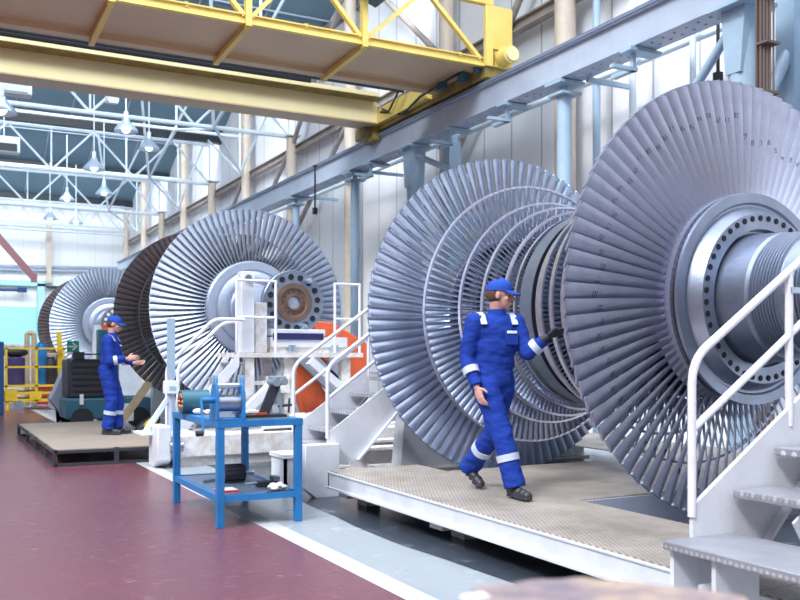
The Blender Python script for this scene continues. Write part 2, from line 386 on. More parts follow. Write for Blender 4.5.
cols = [(8.27, .175, 'thick pale blue crane column rising behind the largest bladed disc'), (11.95, .125, 'pale blue crane column between the two large bladed discs'), (17.15, .16, 'pale blue crane column with forked head left of the widest open disc'),
        (20.2, .11, 'slim pale blue crane column behind the yellow crane carriage'), (24.2, .10, 'furthest pale blue crane column rising behind the distant light disc')]
for y, r, lb in cols:
    t = thing('crane_column', lb, 'column', (XR + .2, y, 0))
    fork = r > .15; h = 5.98 if fork else 5.78
    MB().lathe([(0, 0), (0, r), (h, r), (h, 0)], (XR + .2, y, 0), 'z', 28).build('shaft', 'colblue', t)
    MB().span((XR - .2, y - .4, 0), (XR + .6, y + .4, .04)).build('base_plate', 'colblue', t)
    if not fork:
        b = MB(); b.span((XR - .05, y - .22, 5.93), (XR + .45, y + .22, 5.98)); b.span((XR + .15, y - .03, 5.75), (XR + .25, y + .03, 5.93)); b.span((XR - .0, y - .2, 5.76), (XR + .4, y + .2, 5.8)); b.build('head_bracket', 'colblue', t)
        b = MB(); b.span((XR + .3, y - .5, 5.9), (XR + 1.3, y - .42, 5.97)); b.build('wall_tie', 'colblue', t)
    else:
        b = MB(); b.prism([(y - .20, 5.98), (y + .20, 5.98), (y + r * .7, 5.1), (y - r * .7, 5.1)], 'x', XR + .02, XR + .38); b.span((XR - .12, y - .30, 5.94), (XR + .5, y + .30, 5.99)); b.build('head_bracket', 'colblue', t)
        b = MB(); b.tube((XR + .2, y + (.2 if y < 10 else -.2), 5.75), (XR + .2, y + (1.5 if y < 10 else -2.3), 4.5 if y < 10 else 4.9), .065, 12); b.build('rake_strut', 'colblue', t)
        b = MB(); b.tube((XR + .2, y - .1, 4.3), (XR + 1.0, y - .9, 3.5), .065, 12); b.build('rake_strut', 'colblue', t)
        b = MB(); b.tube((XR + .2, y, 4.2), (XR + 1.2, y, 5.7), .09, 12); b.span((XR + 1.0, y - .15, 2), (XR + 1.3, y + .15, 7.5)); b.build('rear_frame', 'colblue', t)
# hanging T brackets under the beam
for y, lb in ((10.15, 'nearest the thick crane column'), (13.4, 'beyond the middle crane column'), (15.4, 'left of the forked crane column'), (19.0, 'furthest along the runway')):
    b = MB(); b.span((XR - .1, y - .12, 5.93), (XR + .5, y + .12, 5.985)); b.span((XR + .02, y - .03, 5.7), (XR + .08, y + .03, 5.93)); b.span((XR + .02, y - .02, 5.66), (XR + .12, y + .45, 5.72)); b.span((XR - .35, y - .03, 5.66), (XR + .12, y + .06, 5.71))
    tag(b.build('cable_bracket', 'colblue'), 'small pale blue hanging bracket under the runway beam, ' + lb, 'bracket')
# wall services
b = MB(); zz = at(600, 78, X=10.45).z
b.path([(10.45, 7.5, zz), (10.45, 34, zz)], .06, 10)
tag(b.build('wall_pipe', 'truss'), 'long white pipe running level along the right wall under the runway beam', 'pipe')
for y, x, z1, rr, lb, mt in ((11.2, 10.2, 9, .06, 'white drop pipe on the wall beside the middle crane column', 'truss'), (9.9, 10.2, 9, .05, 'white drop pipe between the middle and thick crane columns', 'truss'),
                         (12.45, 10.5, 12.5, .07, 'tall pale blue drop pipe beside the nearest cream column', 'colblue')):
    b = MB(); b.path([(x, y, 0), (x, y, z1)], rr, 10); b.box((x, y, 3.2), (.18, .18, .1))
    tag(b.build('drop_pipe', mt), lb, 'pipe')
b = MB()
for k in range(5): b.path([(XR - .30 + .03 * k, 7.56 - .022 * k, 0), (XR - .30 + .03 * k, 7.56 - .022 * k, 8)], .014, 6)
b.span((XR - .32, 7.6, .0), (XR - .1, 7.62, 8))
for z in (2, 3, 4, 4.6, 5.2, 5.8): b.span((XR - .33, 7.44, z), (XR - .1, 7.6, z + .03))
tag(b.build('cable_tray', 'cable'), 'vertical tray of brown cables at the top right corner', 'cable tray')
b = MB(); b.span((10.6, 6.0, 0), (10.9, 8.4, 9)); b.span((10.4, 6.0, 4.9), (10.9, 8.4, 5.1))
tag(b.build('wall_cabinet', 'colblue', bevel=.02), 'tall pale blue wall casing at the right edge behind the cables', 'casing')
b = MB()
for z in (2.35, 2.55, 2.7, 2.2): b.path([(10.55, 10.5, z), (10.55, 20, z)], .035, 8)
for y in (11, 13, 15, 17.2, 19): b.span((10.5, y, 2.1), (10.99, y + .06, 2.8))
tag(b.build('pipe_rack', 'railblue'), 'bundle of low grey pipes on the right wall behind the open bladed disc', 'pipe')
for px, py0, py1, Y, lb in ((315, 166, 211, 21., 'left one'), (718, 8, 78, 9.3, 'right one')):
    p = at(px, py0, Y=Y); q = at(px, py1, Y=Y)
    b = MB(); b.tube(p, q, .025, 8); b.box(q, (.1, .1, .16)); b.box((p.x, p.y, p.z), (.1, .1, .03))
    tag(b.build('hanging_hook', 'black'), 'thin dark rod hanging by the runway beam, ' + lb, 'hook')

# ------------------------------------------------------------------ end wall fittings
def endbar(name, p, q, w, mt, lb, cat, Y=YE - .25, d=.2):
    a = at(*p, Y=Y); c = at(*q, Y=Y)
    b = MB(); b.bar(a, c, d, w, up=(0, 0, 1)); return tag(b.build(name, mt), lb, cat)
endbar('wall_pipe', (-60, 264), (128, 268), .1, 'railblue', 'upper thin grey pipe across the end wall', 'pipe')
endbar('wall_pipe', (-60, 268), (128, 272), .1, 'railblue', 'lower thin grey pipe across the end wall', 'pipe')
t = thing('wall_post', 'cream post on the end wall above the blue door frame', 'post', (at(49, 350, Y=YE - .5).x, YE - .5, 0))
px = ROOT[t.name].translation.x
MB().span((px - .13, YE - .55, 5.8), (px + .13, YE - .3, 9.1)).build('shaft', 'cream', t)
MB().span((px - .2, YE - .6, 5.7), (px + .2, YE - .2, 5.8)).build('base_plate', 'cream', t)
t = thing('door_1', 'wide white roller door in a pale blue frame at the end wall', 'door', (0, YE - .3, 0)); t['kind'] = 'structure'
xa = at(41, 300, Y=YE - .3).x; zt = at(20, 283, Y=YE - .3).z
b = MB(); b.span((XL, YE - .35, zt - .15), (xa + .2, YE - .1, zt + .15)); b.span((xa - .2, YE - .35, 0), (xa + .2, YE - .1, zt)); b.build('door_frame', 'doorblue', t)
b = MB(); b.span((xa + .4, YE - .3, zt - .1), (XW, YE - .1, zt + .35)); b.build('door_head', 'truss', t)
b = MB(); b.span((xa + .3, YE - .36, zt - .25), (xa + 3, YE - .12, zt - .12)); b.build('door_track', 'black', t)
a = at(-30, 289, Y=YE - .6); c = at(22, 290, Y=YE - .6)
b = MB(); b.tube(a, c, .09, 8); b.box(c, (.5, .2, .28)); b.tube(c, c + Vector((0, .35, 0)), .1, 8)
tag(b.build('jib_arm', 'bluedk'), 'dark horizontal jib arm in front of the end wall door', 'arm')
a = at(-60, 170, Y=40); c = at(34, 278, Y=40)
a = a + (a - c) * 1.2
b = MB(); b.bar(a, c, .2, .26); b.box(c, (.22, .3, .35))
tag(b.build('conveyor_boom', 'redbar'), 'dark red sloping bar at the left edge in front of the end wall', 'boom')

# ------------------------------------------------------------------ overhead crane
t = thing('overhead_crane', 'yellow overhead travelling crane spanning the hall on the runway beam', 'crane', (XR + .18, 16, 6.56))
b = MB(); Y1, X0 = 18.16, -12.
b.span((X0, Y1, 6.70), (9.0, Y1 + .55, 7.16))
b.build('box_girder', 'yellowP', t, smooth=0)
b = MB(); b.span((X0, Y1 - .38, 7.17), (8.9, Y1 + .7, 7.26)); b.build('girder_flange', 'yellowP', t)
b = MB(); b.span((X0, Y1 - .37, 7.16), (8.9, Y1 + .69, 7.17)); b.build('flange_shadow', 'olive', t)  # dark slab, puts the shadow under the flange overhang into its colour
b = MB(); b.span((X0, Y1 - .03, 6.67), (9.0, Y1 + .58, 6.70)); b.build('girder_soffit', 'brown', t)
# near girder: latticed walkway girder with a wide soffit plate
Y2, Y3 = 13.98, 15.75
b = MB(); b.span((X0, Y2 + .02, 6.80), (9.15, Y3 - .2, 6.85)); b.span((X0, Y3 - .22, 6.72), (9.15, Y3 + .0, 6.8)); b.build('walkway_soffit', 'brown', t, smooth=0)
b = MB(); b.ibeam((X0, Y2, 6.87), (9.15, Y2, 6.87), .10, .16, .02); b.build('bottom_chord', 'yellow', t)
b = MB(); b.bar((X0, Y2, 8.0), (9.3, Y2, 8.0), .12, .12); b.build('top_chord', 'yellow', t)
xs = [6.67, 4.6, 2.47, .3, -1.8, -3.9]
for x in xs:
    MB().bar((x, Y2 - .02, 6.75), (x, Y2 - .02, 8.0), .13, .10).build('lattice_post', 'yellow', t)
    MB().bar((x, Y2, 6.77), (x, Y3 + .05, 6.70), .09, .09).build('cross_bar', 'yellow', t)
for i, x in enumerate(xs):
    xr = 9.1 if i == 0 else xs[i - 1]; xm = (x + xr) / 2
    for q in ((xr, xm), (x, xm)):
        MB().bar((q[0] + (-.06 if q[0] == xr else .06), Y2, 6.92), (q[1], Y2, 7.98), .07, .09, up=(0, 1, 0)).build('lattice_diagonal', 'yellow', t)
for x in (5.6, 8.6, 3.6): MB().bar((x, Y2 - .04, 6.93), (x + .1, Y2 + .35, 7.05), .06, .08).build('bracket', 'yellow', t)
b = MB(); b.span((9.1, 13.85, 6.78), (9.68, 13.95, 7.9)); epl = b.build('end_plate', 'yellow', t, bevel=.01)
b = MB(); b.span((9.25, 13.83, 6.8), (9.27, 13.86, 7.1)); b.span((9.25, 13.83, 7.08), (9.5, 13.86, 7.1)); b.build('hatch', 'olive', epl)
b = MB(); b.span((9.12, 13.9, 6.58), (9.62, 19.6, 6.86)); b.build('end_carriage', 'olive', t, bevel=.02)
b = MB(); b.span((9.0, 15.9, 6.68), (9.12, 19.0, 7.0)); b.build('carriage_side', 'yellow', t)
b = MB(); b.tube((9.45, 13.55, 6.95), (9.45, 14.1, 6.95), .165, 24); buf = b.build('buffer', 'yellow', t)
MB().tube((9.45, 13.50, 6.95), (9.45, 13.56, 6.95), .13, 24).build('buffer_pad', 'yellowP', buf)
for y in (14.6, 18.9): MB().tube((9.28, y, 6.72), (9.48, y, 6.72), .155, 20).build('wheel', 'steelS', t)
mo = at(376, 133, Y=18.6); b = MB(); b.ball(mo, .25, sc=(1.2, 1, .7)); b.span(mo - Vector((.2, .25, .22)), mo + Vector((.35, .3, .1))); b.tube(mo - Vector((.25, 0, 0)), mo - Vector((.36, 0, 0)), .16, 14); b.build('drive_motor', 'olive', t)
for p_, d_ in (((9.0, 14.5, 6.72), (.14, .18, .14)), ((8.95, 15.2, 6.74), (.12, .2, .12)), ((9.05, 14.1, 6.76), (.1, .1, .12)), ((9.06, 17.6, 6.75), (.1, .3, .1))): MB().box(p_, d_).build('connection_box', 'teal', t)
b = MB(); b.path([(9.0, 14.2, 6.85), (8.8, 15, 6.7), (8.95, 16.1, 6.75), (9.04, 17, 6.62), (9.0, 18, 6.9)], .025, 6); b.path([(8.95, 16.9, 7.2), (8.9, 17.4, 6.75), (9.0, 17.9, 6.95)], .025, 6); b.build('cable', 'black', t)
fz = at(350, 83, Y=16.7).z
b = MB(); b.path([(X0, 16.7, fz), (8.9, 16.7, fz)], .035, 8); b.path([(X0, 17.2, fz + .1), (7.0, 17.2, fz + .1)], .06, 8)
b.build('festoon_cable', 'black', t)
b = MB(); b.box((6.72, Y2 - .15, 7.62), (.45, .35, .12), Matrix.Rotation(R_(20), 3, 'Y')); b.ball((6.75, Y2 - .12, 7.78), .15, sc=(1.5, 1, .8)); b.box((6.98, Y2 - .12, 7.7), (.16, .12, .18)); b.build('floodlight', 'teal', t)

# ------------------------------------------------------------------ pendant lamps
def make_lamp(r, drop, label):
    t = thing('pendant_lamp', label, 'lamp', (0, 0, 0), group='bell shaped pendant lamps under the roof')
    prof = [(.34, .05), (.32, .09), (.24, .11), (.16, .19), (.06, .28), (0, .30), (-.02, .31), (-.02, .295), (.0, .28), (.06, .26), (.16, .17), (.24, .08)]
    MB().lathe(prof, (0, 0, 0), 'z', 28).build('lamp_shade', 'lampsh', t); sh_ = t.children[0] if t.children else None
    MB().ball((0, 0, .08), .12, sc=(1, 1, 1.2)).build('bulb', 'lampon', sh_)
    MB().tube((0, 0, .33), (0, 0, .5), .06, 12).build('socket', 'truss', t)
    MB().tube((0, 0, .5), (0, 0, drop), .02, 6).build('rod', 'truss', t)
    return t
lamps = [(126, 131, 24, 'grey bell pendant lamp, largest and nearest the crane girder'), (149, 149, 27, 'grey bell pendant lamp just right of the largest one, hanging lower'), (94, 169, 27, 'grey bell pendant lamp left of and below the largest one'),
         (104, 194, 34, 'grey bell pendant lamp, lower of the middle pair'), (76, 223, 42, 'small grey bell pendant lamp lowest, against the white end wall'), (67, 200, 38, 'small grey bell pendant lamp just above the lowest one'), (1, 112, 20, 'dark bell pendant lamp cut by the left edge of the photo'),
         (50, 219, 44, 'smallest grey bell pendant lamp above the end wall post')]
L0 = make_lamp(.3, 2.6, lamps[0][3])
for i, (px, py, Y, lb) in enumerate(lamps):
    o = L0 if i == 0 else copy_tree(L0)
    o.location = at(px, py, Y=Y); o['label'] = lb
    o.scale = (1, 1, 1)
for px, py, Y, lb in ((12, 85, 21.6, 'white rectangular heater box hanging beside the crane girder at left'), (4, 145, 27, 'white box heater with dark face, cut by the left edge'), (112, 98, 24, 'small white junction box above the largest lamp')):
    c = at(px, py, Y=Y); w = .8 if px < 20 else .3
    t = thing('box_heater', lb, 'heater', c)
    MB().box(c, (w, .35, .45 if px < 20 else .25)).build('casing', 'truss', t, bevel=.03)
    MB().box(c - Vector((0, .19, .08)), (w * .8, .03, .2)).build('grille', 'black' if py > 120 else 'railblue', t)
    MB().tube(c + Vector((0, 0, .2)), Vector((c.x, c.y, 10.9 if c.y > 25 else 13.0)), .02, 6).build('rod', 'truss', t)

# ================================================================== ROTORS
def blade_mesh(r0, r1, c0, c1, f0, f1, thick, hand, root=True, tipstep=True, ns=12, camber=.10):
    """twisted aerofoil blade standing along +Z of the rotor axis frame (axis = Y)"""
    b = MB(); nU = 6; rings = []
    for i in range(ns + 1):
        u = i / ns; r = r0 + (r1 - r0) * u; c = c0 + (c1 - c0) * u; f = R_(f0 + (f1 - f0) * u ** .85)
        th = thick * (1 - .55 * u)
        e1 = Vector((math.sin(f), -math.cos(f) * hand, 0)); e2 = Vector((math.cos(f) * hand, math.sin(f), 0))
        ring = []
        for side in (1, -1):
            ks = range(nU + 1) if side == 1 else range(nU - 1, 0, -1)
            for k in ks:
                s = k / nU; cam = camber * c * (1 - (2 * s - 1) ** 2); tt = th * math.sqrt(max(0., s * (1 - s))) * 1.0 * side + (.0015 * side)
                ring.append(e1 * (s - .5) * c + e2 * (cam + tt) * -1 + Vector((0, 0, r)))
        rings.append(ring)
    n = len(rings[0]); vs = [p for rg in rings for p in rg]
    fs = [(i * n + k, i * n + (k + 1) % n, (i + 1) * n + (k + 1) % n, (i + 1) * n + k) for i in range(ns) for k in range(n)]
    fs += [tuple(range(n)), tuple(ns * n + k for k in range(n - 1, -1, -1))]
    b._add(vs, fs)
    if root:
        f = R_(f0); b.box((0, 0, r0 - .02), (c0 * 1.05 * math.sin(f) + .0, c0 * 1.15 * math.cos(f) + .06, .06))
    if tipstep:
        f = R_(f1); rot = Matrix.Rotation(-hand * (math.pi / 2 - f), 3, 'Z')
        b.box((0, 0, r1 - .006), (c1 * .98, .02, .018), rot)
    return b
def merge_ring(src, n, dy, skip=0, dst=None):
    dst = dst or MB()
    for k in range(skip, n):
        m = Matrix.Rotation(2 * math.pi * k / n, 4, 'Y')
        dst._add([m @ Vector((p.x, p.y, p.z)) + Vector((0, dy, 0)) for p in src.v], src.f)
    return dst

# rows: |offset from rotor middle|, tip radius, hub radius, blades, chord root/tip, stagger root/tip
ROWS = [(1.61, 1.75, .80, 90, .130, .142, 34, 74), (1.13, 1.36, .80, 112, .085, .078, 22, 46), (.81, 1.14, .78, 124, .062, .056, 24, 42),
        (.54, 1.055, .77, 130, .055, .048, 24, 38), (.285, .98, .76, 136, .05, .042, 24, 36), (.175, .93, .76, 140, .04, .034, 24, 36)]
def make_rotor(label, loc, axz, handfront, mats, nparts, flange=None, numbers=False, front_open=False):
    """loc = floor point under the middle of the rotor; axis along Y at height axz"""
    t = thing('turbine_rotor', label, 'turbine rotor', loc)
    mF, mB, mS, mH, mSh = mats
    O = Vector((0, 0, axz))
    # --- drum and discs
    b = MB(); seg = 96
    def L(prof): b.lathe([(h, r) for h, r in prof], O, 'y', seg)
    half = [(0, .93), (.09, .93), (.09, .74), (.14, .74), (.14, .76), (.32, .76), (.32, .73), (.47, .73), (.47, .77), (.61, .77), (.61, .70), (.72, .70), (.72, .78), (.90, .78), (.90, .70), (1.04, .70), (1.04, .80), (1.24, .80), (1.24, .66), (1.48, .66), (1.48, .80), (1.74, .80)]
    back = [(-h, r) for h, r in half[::-1]]   # towards the camera is -Y
    prof = back + half[1:]
    L([(-1.74, .80)] + prof + [(1.74, .80), (1.74, .60), (1.9, .55), (1.9, .45), (3.1, .40), (3.1, 0)])
    b.build('rotor_drum', 'steelG', t, smooth=30, local=True)
    MB().lathe([(-.088, .90), (-.088, .935), (.088, .935), (.088, .90)], O, 'y', seg, closed=True).build('centre_ring', mS, t, smooth=30, local=True)
    # --- near end hub face
    b = MB()
    if flange is None:
        face = [(-1.74, .80), (-1.76, .84), (-1.785, .835), (-1.785, .76), (-1.765, .745), (-1.765, .725), (-1.80, .71), (-1.87, .665), (-1.87, .585), (-1.865, .54), (-1.80, .53), (-1.80, .515), (-1.86, .505), (-2.10, .49), (-2.12, .47)]
        z = 2.12
        for k in range(9): face += [(-z, .462), (-z - .012, .462), (-z - .012, .48), (-z - .02, .48)]; z += .028
        face += [(-z, .455), (-z - .12, .45), (-z - .12, .44)]; z += .12
        for k in range(10): face += [(-z, .425), (-z - .014, .425), (-z - .014, .442), (-z - .022, .442)]; z += .03
        face += [(-z, .42), (-3.15, .40), (-3.15, .30), (-3.8, .30), (-3.8, 0)]
    else:
        face = [(-1.70, .80), (-1.76, .83), (-1.79, .80), (-1.79, .68), (-1.77, .67), (-1.77, .65), (-1.80, .64), (-1.84, .56), (-1.84, .5), (-1.80, .49), (-1.80, .44), (-1.84, .43), (-1.86, .40), (-2.2, .36), (-2.6, .33), (-flange + .22, .33), (-flange + .2, .36)]
    b.lathe(face, O, 'y', seg); b.build('hub_face', mH, t, smooth=28, local=True)
    if flange is None:
        b = MB()
        for k in range(44):
            a = 2 * math.pi * (k + .5) / 44; c = O + Vector((.625 * math.cos(a), -1.871, .625 * math.sin(a)))
            b.tube(c, c + Vector((0, -.003, 0)), .0165, 12)
            b.lathe([(0, .0165), (-.004, .0225), (0, .0235)], c, 'y', 12)
        b.build('bolt_holes', 'hole', t, kind='stuff', local=True)
    else:
        yf = -flange
        f = MB(); f.lathe([(yf + .2, .33), (yf + .2, .47), (yf + .13, .50), (yf + .10, .50), (yf + .10, .47), (yf + .08, .47), (yf + .08, .50), (yf + .01, .50), (yf, .49), (yf, .30)], O, 'y', 64)
        fo = f.build('coupling_flange', 'steelS' if not front_open else mS, t, smooth=30, local=True)
        MB().lathe([(yf + .01, .305), (yf - .012, .30), (yf - .012, .22), (yf + .004, .21), (yf + .004, .13), (yf - .02, .125), (yf - .02, .10), (yf + .02, .095)], O, 'y', 48).build('coupling_spigot', 'rust', t, smooth=30, local=True)
        MB().lathe([(yf + .02, .1), (yf + .01, 0)], O, 'y', 32).build('shaft_end', 'steelL', t, local=True)
        for k in range(16):
            a = 2 * math.pi * (k + .3) / 16; c = O + Vector((.395 * math.cos(a), yf - .002, .395 * math.sin(a)))
            h = MB(); h.tube(c + Vector((0, .03, 0)), c - Vector((0, .001, 0)), .040, 18); h.lathe([(0, .040), (-.006, .045), (0, .048)], c, 'y', 18)
            h.build('bolt_hole', 'hole' if not front_open else 'truss', fo, local=True)
        h = MB()
        for k in range(12):
            a = 2 * math.pi * k / 12; c = O + Vector((.17 * math.cos(a), yf - .0, .17 * math.sin(a))); h.tube(c + Vector((0, .01, 0)), c - Vector((0, .006, 0)), .012, 8)
        h.build('small_bolt_holes', 'hole', t, kind='stuff', local=True)
        if not front_open:
            for a in (58, 290):
                c = O + Vector((.395 * math.cos(R_(a)), yf, .395 * math.sin(R_(a))))
                h = MB(); h.tube(c, c - Vector((0, .13, 0)), .045, 16); h.tube(c - Vector((0, .13, 0)), c - Vector((0, .17, 0)), .03, 6); h.build('coupling_bolt', 'bolt', fo, local=True)
    # --- blades
    made = 0; rest = MB()
    for side in (-1, 1):
        for ri, (dy, R, H, n, c0, c1, f0, f1) in enumerate(ROWS):
            if not numbers and ri > 2: continue
            hand = handfront if side == -1 else -handfront
            if ri == 0 and not (numbers and side == -1): c0, c1, f0, f1 = (.120, .137, 27, 70) if numbers else (.120, .134, 20, 68)
            bm = blade_mesh(H + .02, R, c0, c1, f0, f1, .008 if ri == 0 else .006, hand, root=(ri == 0), tipstep=(ri == 0), ns=12 if ri == 0 else 5, camber=.10 if ri == 0 else .14)
            if ri == 0:
                lim = nparts if side == -1 else 100 - nparts
                lim = min(lim, n)
                first = None
                # individual blades start where they show largest (left and lower side)
                order = [(k + 8) % n for k in range(n)]
                for q, k in enumerate(order):
                    ang = 2 * math.pi * k / n - math.pi * .72
                    if q < lim:
                        if first is None:
                            first = bm.build('blade', mF if side == -1 else mB, t, smooth=50, local=True); o = first
                        else:
                            o = first.copy(); COL.objects.link(o)
                        o.parent = t; o.location = (0, side * dy, axz); o.rotation_euler = (0, ang, 0)
                    else:
                        m = Matrix.Rotation(ang, 4, 'Y'); rest.mi = 0 if side == -1 else 1
                        rest._add([m @ p + Vector((0, side * dy, axz)) for p in bm.v], bm.f)
            else:
                rest.mi = 1
                for k in range(n):
                    m = Matrix.Rotation(2 * math.pi * k / n, 4, 'Y')
                    rest._add([m @ p + Vector((0, side * dy, axz)) for p in bm.v], bm.f)
                w = .022 if ri < 5 else .016
                s = MB(); s.lathe([(side * dy - w, R - .012), (side * dy - w, R + .008), (side * dy + w, R + .008), (side * dy + w, R - .012)], O, 'y', 96, closed=True)
                s.build('shroud_ring', mSh, t, smooth=30, local=True)
    rest.build('blade_rows', [mF, mB], t, smooth=50, kind='stuff', local=True)
    if numbers:
        num = MB(); n = 90; dy = 1.61
        SEG = {'0': 'abcdef', '1': 'bc', '2': 'abged', '3': 'abgcd', '4': 'fgbc', '5': 'afgcd', '6': 'afgedc', '7': 'abc', '8': 'abcdefg', '9': 'abcdfg'}
        W, Hh = .018, .036
        LN = {'a': ((0, Hh), (W, Hh)), 'b': ((W, Hh), (W, Hh / 2)), 'c': ((W, Hh / 2), (W, 0)), 'd': ((0, 0), (W, 0)), 'e': ((0, 0), (0, Hh / 2)), 'f': ((0, Hh / 2), (0, Hh)), 'g': ((0, Hh / 2), (W, Hh / 2))}
        for q in range(n):
            ang = 2 * math.pi * q / n - math.pi * .72; m = Matrix.Rotation(ang, 4, 'Y')
            # number rises anticlockwise; the blade at nine o'clock carries 51
            val = (51 - round((math.degrees(ang) + 90) / 4)) % 90 + 1
            rr = 1.44 - .03 * math.sin(q * 1.7) - (.14 if 12 < val < 30 else 0)
            u = (rr - .82) / .93; f = R_(34 + 40 * u ** .85); c = .14
            e1 = Vector((math.sin(f), -math.cos(f) * handfront, 0)); e2 = Vector((math.cos(f) * handfront, math.sin(f), 0)) * -1
            for di, ch in enumerate('%02d' % val):
                for sgm in SEG[ch]:
                    (x0, y0), (x1, y1) = LN[sgm]; off = di * (W + .009) - .022
                    P = []
                    for (xx, yy) in ((x0, y0), (x1, y1)):
                        s = (xx + off) / c * 1.0; cam = .10 * c * (1 - (2 * s) ** 2)
                        p = e1 * (xx + off) + e2 * (cam + .0032 + .0018) + Vector((0, 0, rr + yy))
                        P.append(m @ p + Vector((0, -dy, axz)))
                    num.bar(P[0], P[1], .0034, .0016)
        num.build('stamped_numbers', 'ink', t, smooth=0, kind='stuff', local=True)
    return t

make_rotor('huge bladed steel turbine rotor in the foreground with numbered blades, on the white platform', (5.8, 6.76, 0), 1.9, 1, ('steelA', 'steel', 'steelS', 'steelS', 'steelR'), 90, None, True)
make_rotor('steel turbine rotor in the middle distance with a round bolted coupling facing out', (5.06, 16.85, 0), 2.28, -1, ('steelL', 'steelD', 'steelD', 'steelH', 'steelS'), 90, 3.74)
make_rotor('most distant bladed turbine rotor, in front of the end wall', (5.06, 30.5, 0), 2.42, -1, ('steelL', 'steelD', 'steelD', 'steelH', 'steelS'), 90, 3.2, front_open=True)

# rotor cradles
def cradle(label, x, y, zc, r, z0=0.):
    t = thing('rotor_cradle', label, 'stand', (x, y, z0))
    b = MB(); b.prism([(x - .8, z0), (x + .8, z0), (x + .62, zc - .05), (x + r + .03, zc - .05), (x + r * .7 + .03, zc - r * .7 - .04), (x, zc - r - .04), (x - r * .7 - .03, zc - r * .7 - .04), (x - r - .03, zc - .05), (x - .62, zc - .05)], 'y', y - .12, y + .12)
    b.build('saddle', 'white', t)
    MB().span((x - 1.0, y - .35, z0), (x + 1.0, y + .35, z0 + .12)).build('foot', 'whiteW', t)
cradle('white steel cradle carrying the near shaft end of the foreground rotor', 5.8, 3.35, 1.9, .42, ZP)
cradle('white steel cradle carrying the far shaft end of the foreground rotor', 5.8, 9.6, 1.9, .42)
cradle('white steel cradle carrying the far shaft end of the middle rotor', 5.06, 19.6, 2.28, .42)
cradle('white steel cradle carrying the near shaft end of the most distant rotor', 5.06, 27.9, 2.42, .36)
cradle('white steel cradle carrying the far shaft end of the most distant rotor', 5.06, 33.3, 2.42, .42)

# ================================================================== PLATFORM AROUND THE FOREGROUND ROTOR
t = thing('rotor_platform', 'low white steel platform with worn chequer plate deck around the foreground rotor', 'platform', (5.8, 5.5, 0))
PX0, PX1, ZP = 3.5, 8.6, .33
holeX0, holeX1 = 4.5, 7.2
plates = [((PX0, 3.0), (4.5, 5.6)), ((PX0, 5.6), (4.5, 8.14)), ((4.5, 5.55), (7.2, 7.55)), ((7.2, 3.0), (PX1, 7.5)), ((7.2, 7.5), (PX1, 11)), ((PX0, 0.4), (PX1, 3.0)), ((4.5, 3.0), (7.2, 3.5))]
for (x0, y0), (x1, y1) in plates:
    MB().span((x0 + .004, y0 + .004, ZP - .012), (x1 - .004, y1 - .004, ZP)).build('deck_plate', 'plate', t, smooth=0)
b = MB(); b.span((PX0, .4, .17), (PX0 + .02, 8.14, ZP - .012)); b.span((PX0 - .03, .4, .157), (PX0 + .08, 8.14, .175)); b.span((PX0 - .012, .4, ZP - .025), (PX0 + .05, 8.14, ZP - .012)); b.build('edge_beam', 'white', t, smooth=0)
for p_, q_ in (((PX0, 8.12, .17), (4.5, 8.15, ZP - .012)), ((4.49, 7.55, .02), (4.52, 8.12, ZP - .012)), ((4.52, 7.54, .02), (7.2, 7.57, ZP - .012)), ((4.51, 5.53, .02), (7.19, 5.56, ZP - .012)), ((4.49, 3.5, .02), (4.51, 5.56, ZP - .012)), ((7.19, 3.5, .02), (7.21, 5.56, ZP - .012))):
    MB().span(p_, q_).build('hole_frame', 'railblue', t, smooth=0)
for y in (1.5, at(437, 532, X=3.56).y, 7.9): MB().span((PX0 + .05, y - .1, .09), (PX0 + .2, y + .1, .157)).build('foot', 'whiteW', t); MB().span((PX0 + .25, y - .1, 0), (PX0 + .4, y + .1, .16)).build('foot', 'whiteW', t)
for y in (1, 3.7, 6.5, 7.4): MB().span((5.5 if y > 4 and y < 7 else 7.5, y - .08, 0), ((5.5 if y > 4 and y < 7 else 7.5) + .15, y + .1, ZP - .012)).build('foot', 'whiteW', t)
b = MB()
for y in (.6, 2.0, 6.2, 7.0): b.span((PX0 + .02, y, .2), (PX1 if y < 3.4 or y > 5.6 else 4.5, y + .08, ZP - .012))
b.build('joist', 'white', t)

# pale sill steelwork lying beyond the platform
for (x0, y0, x1, y1, z, lb) in ((4.7, 10.1, 8.4, 10.4, .30, 'grey white base beam behind the open bladed disc'), (4.4, 10.6, 8.4, 10.9, .34, 'second base beam further behind the open bladed disc')):
    b = MB(); b.ibeam(((x0), (y0 + y1) / 2, z / 2), (x1, (y0 + y1) / 2, z / 2), .28, z, .03)
    tag(b.build('base_beam', 'whiteW'), lb, 'beam')
for (x, y, s, lb) in ((8.3, 11.5, 1., 'dark blue motor housing standing behind the bladed disc gap'),):
    t = thing('motor_unit', lb, 'machine', (x, y, .0))
    MB().span((x - .3, y - .3, 0), (x + .3, y + .3, .95)).build('housing', 'bluedk', t, bevel=.03)
    MB().tube((x - .15, y - .31, .55), (x - .15, y - .42, .55), .14, 18).build('fan_cover', 'blue', t)
    MB().span((x - .8, y - .25, 0), (x - .32, y + .2, .8)).build('guard', 'colblue', t)

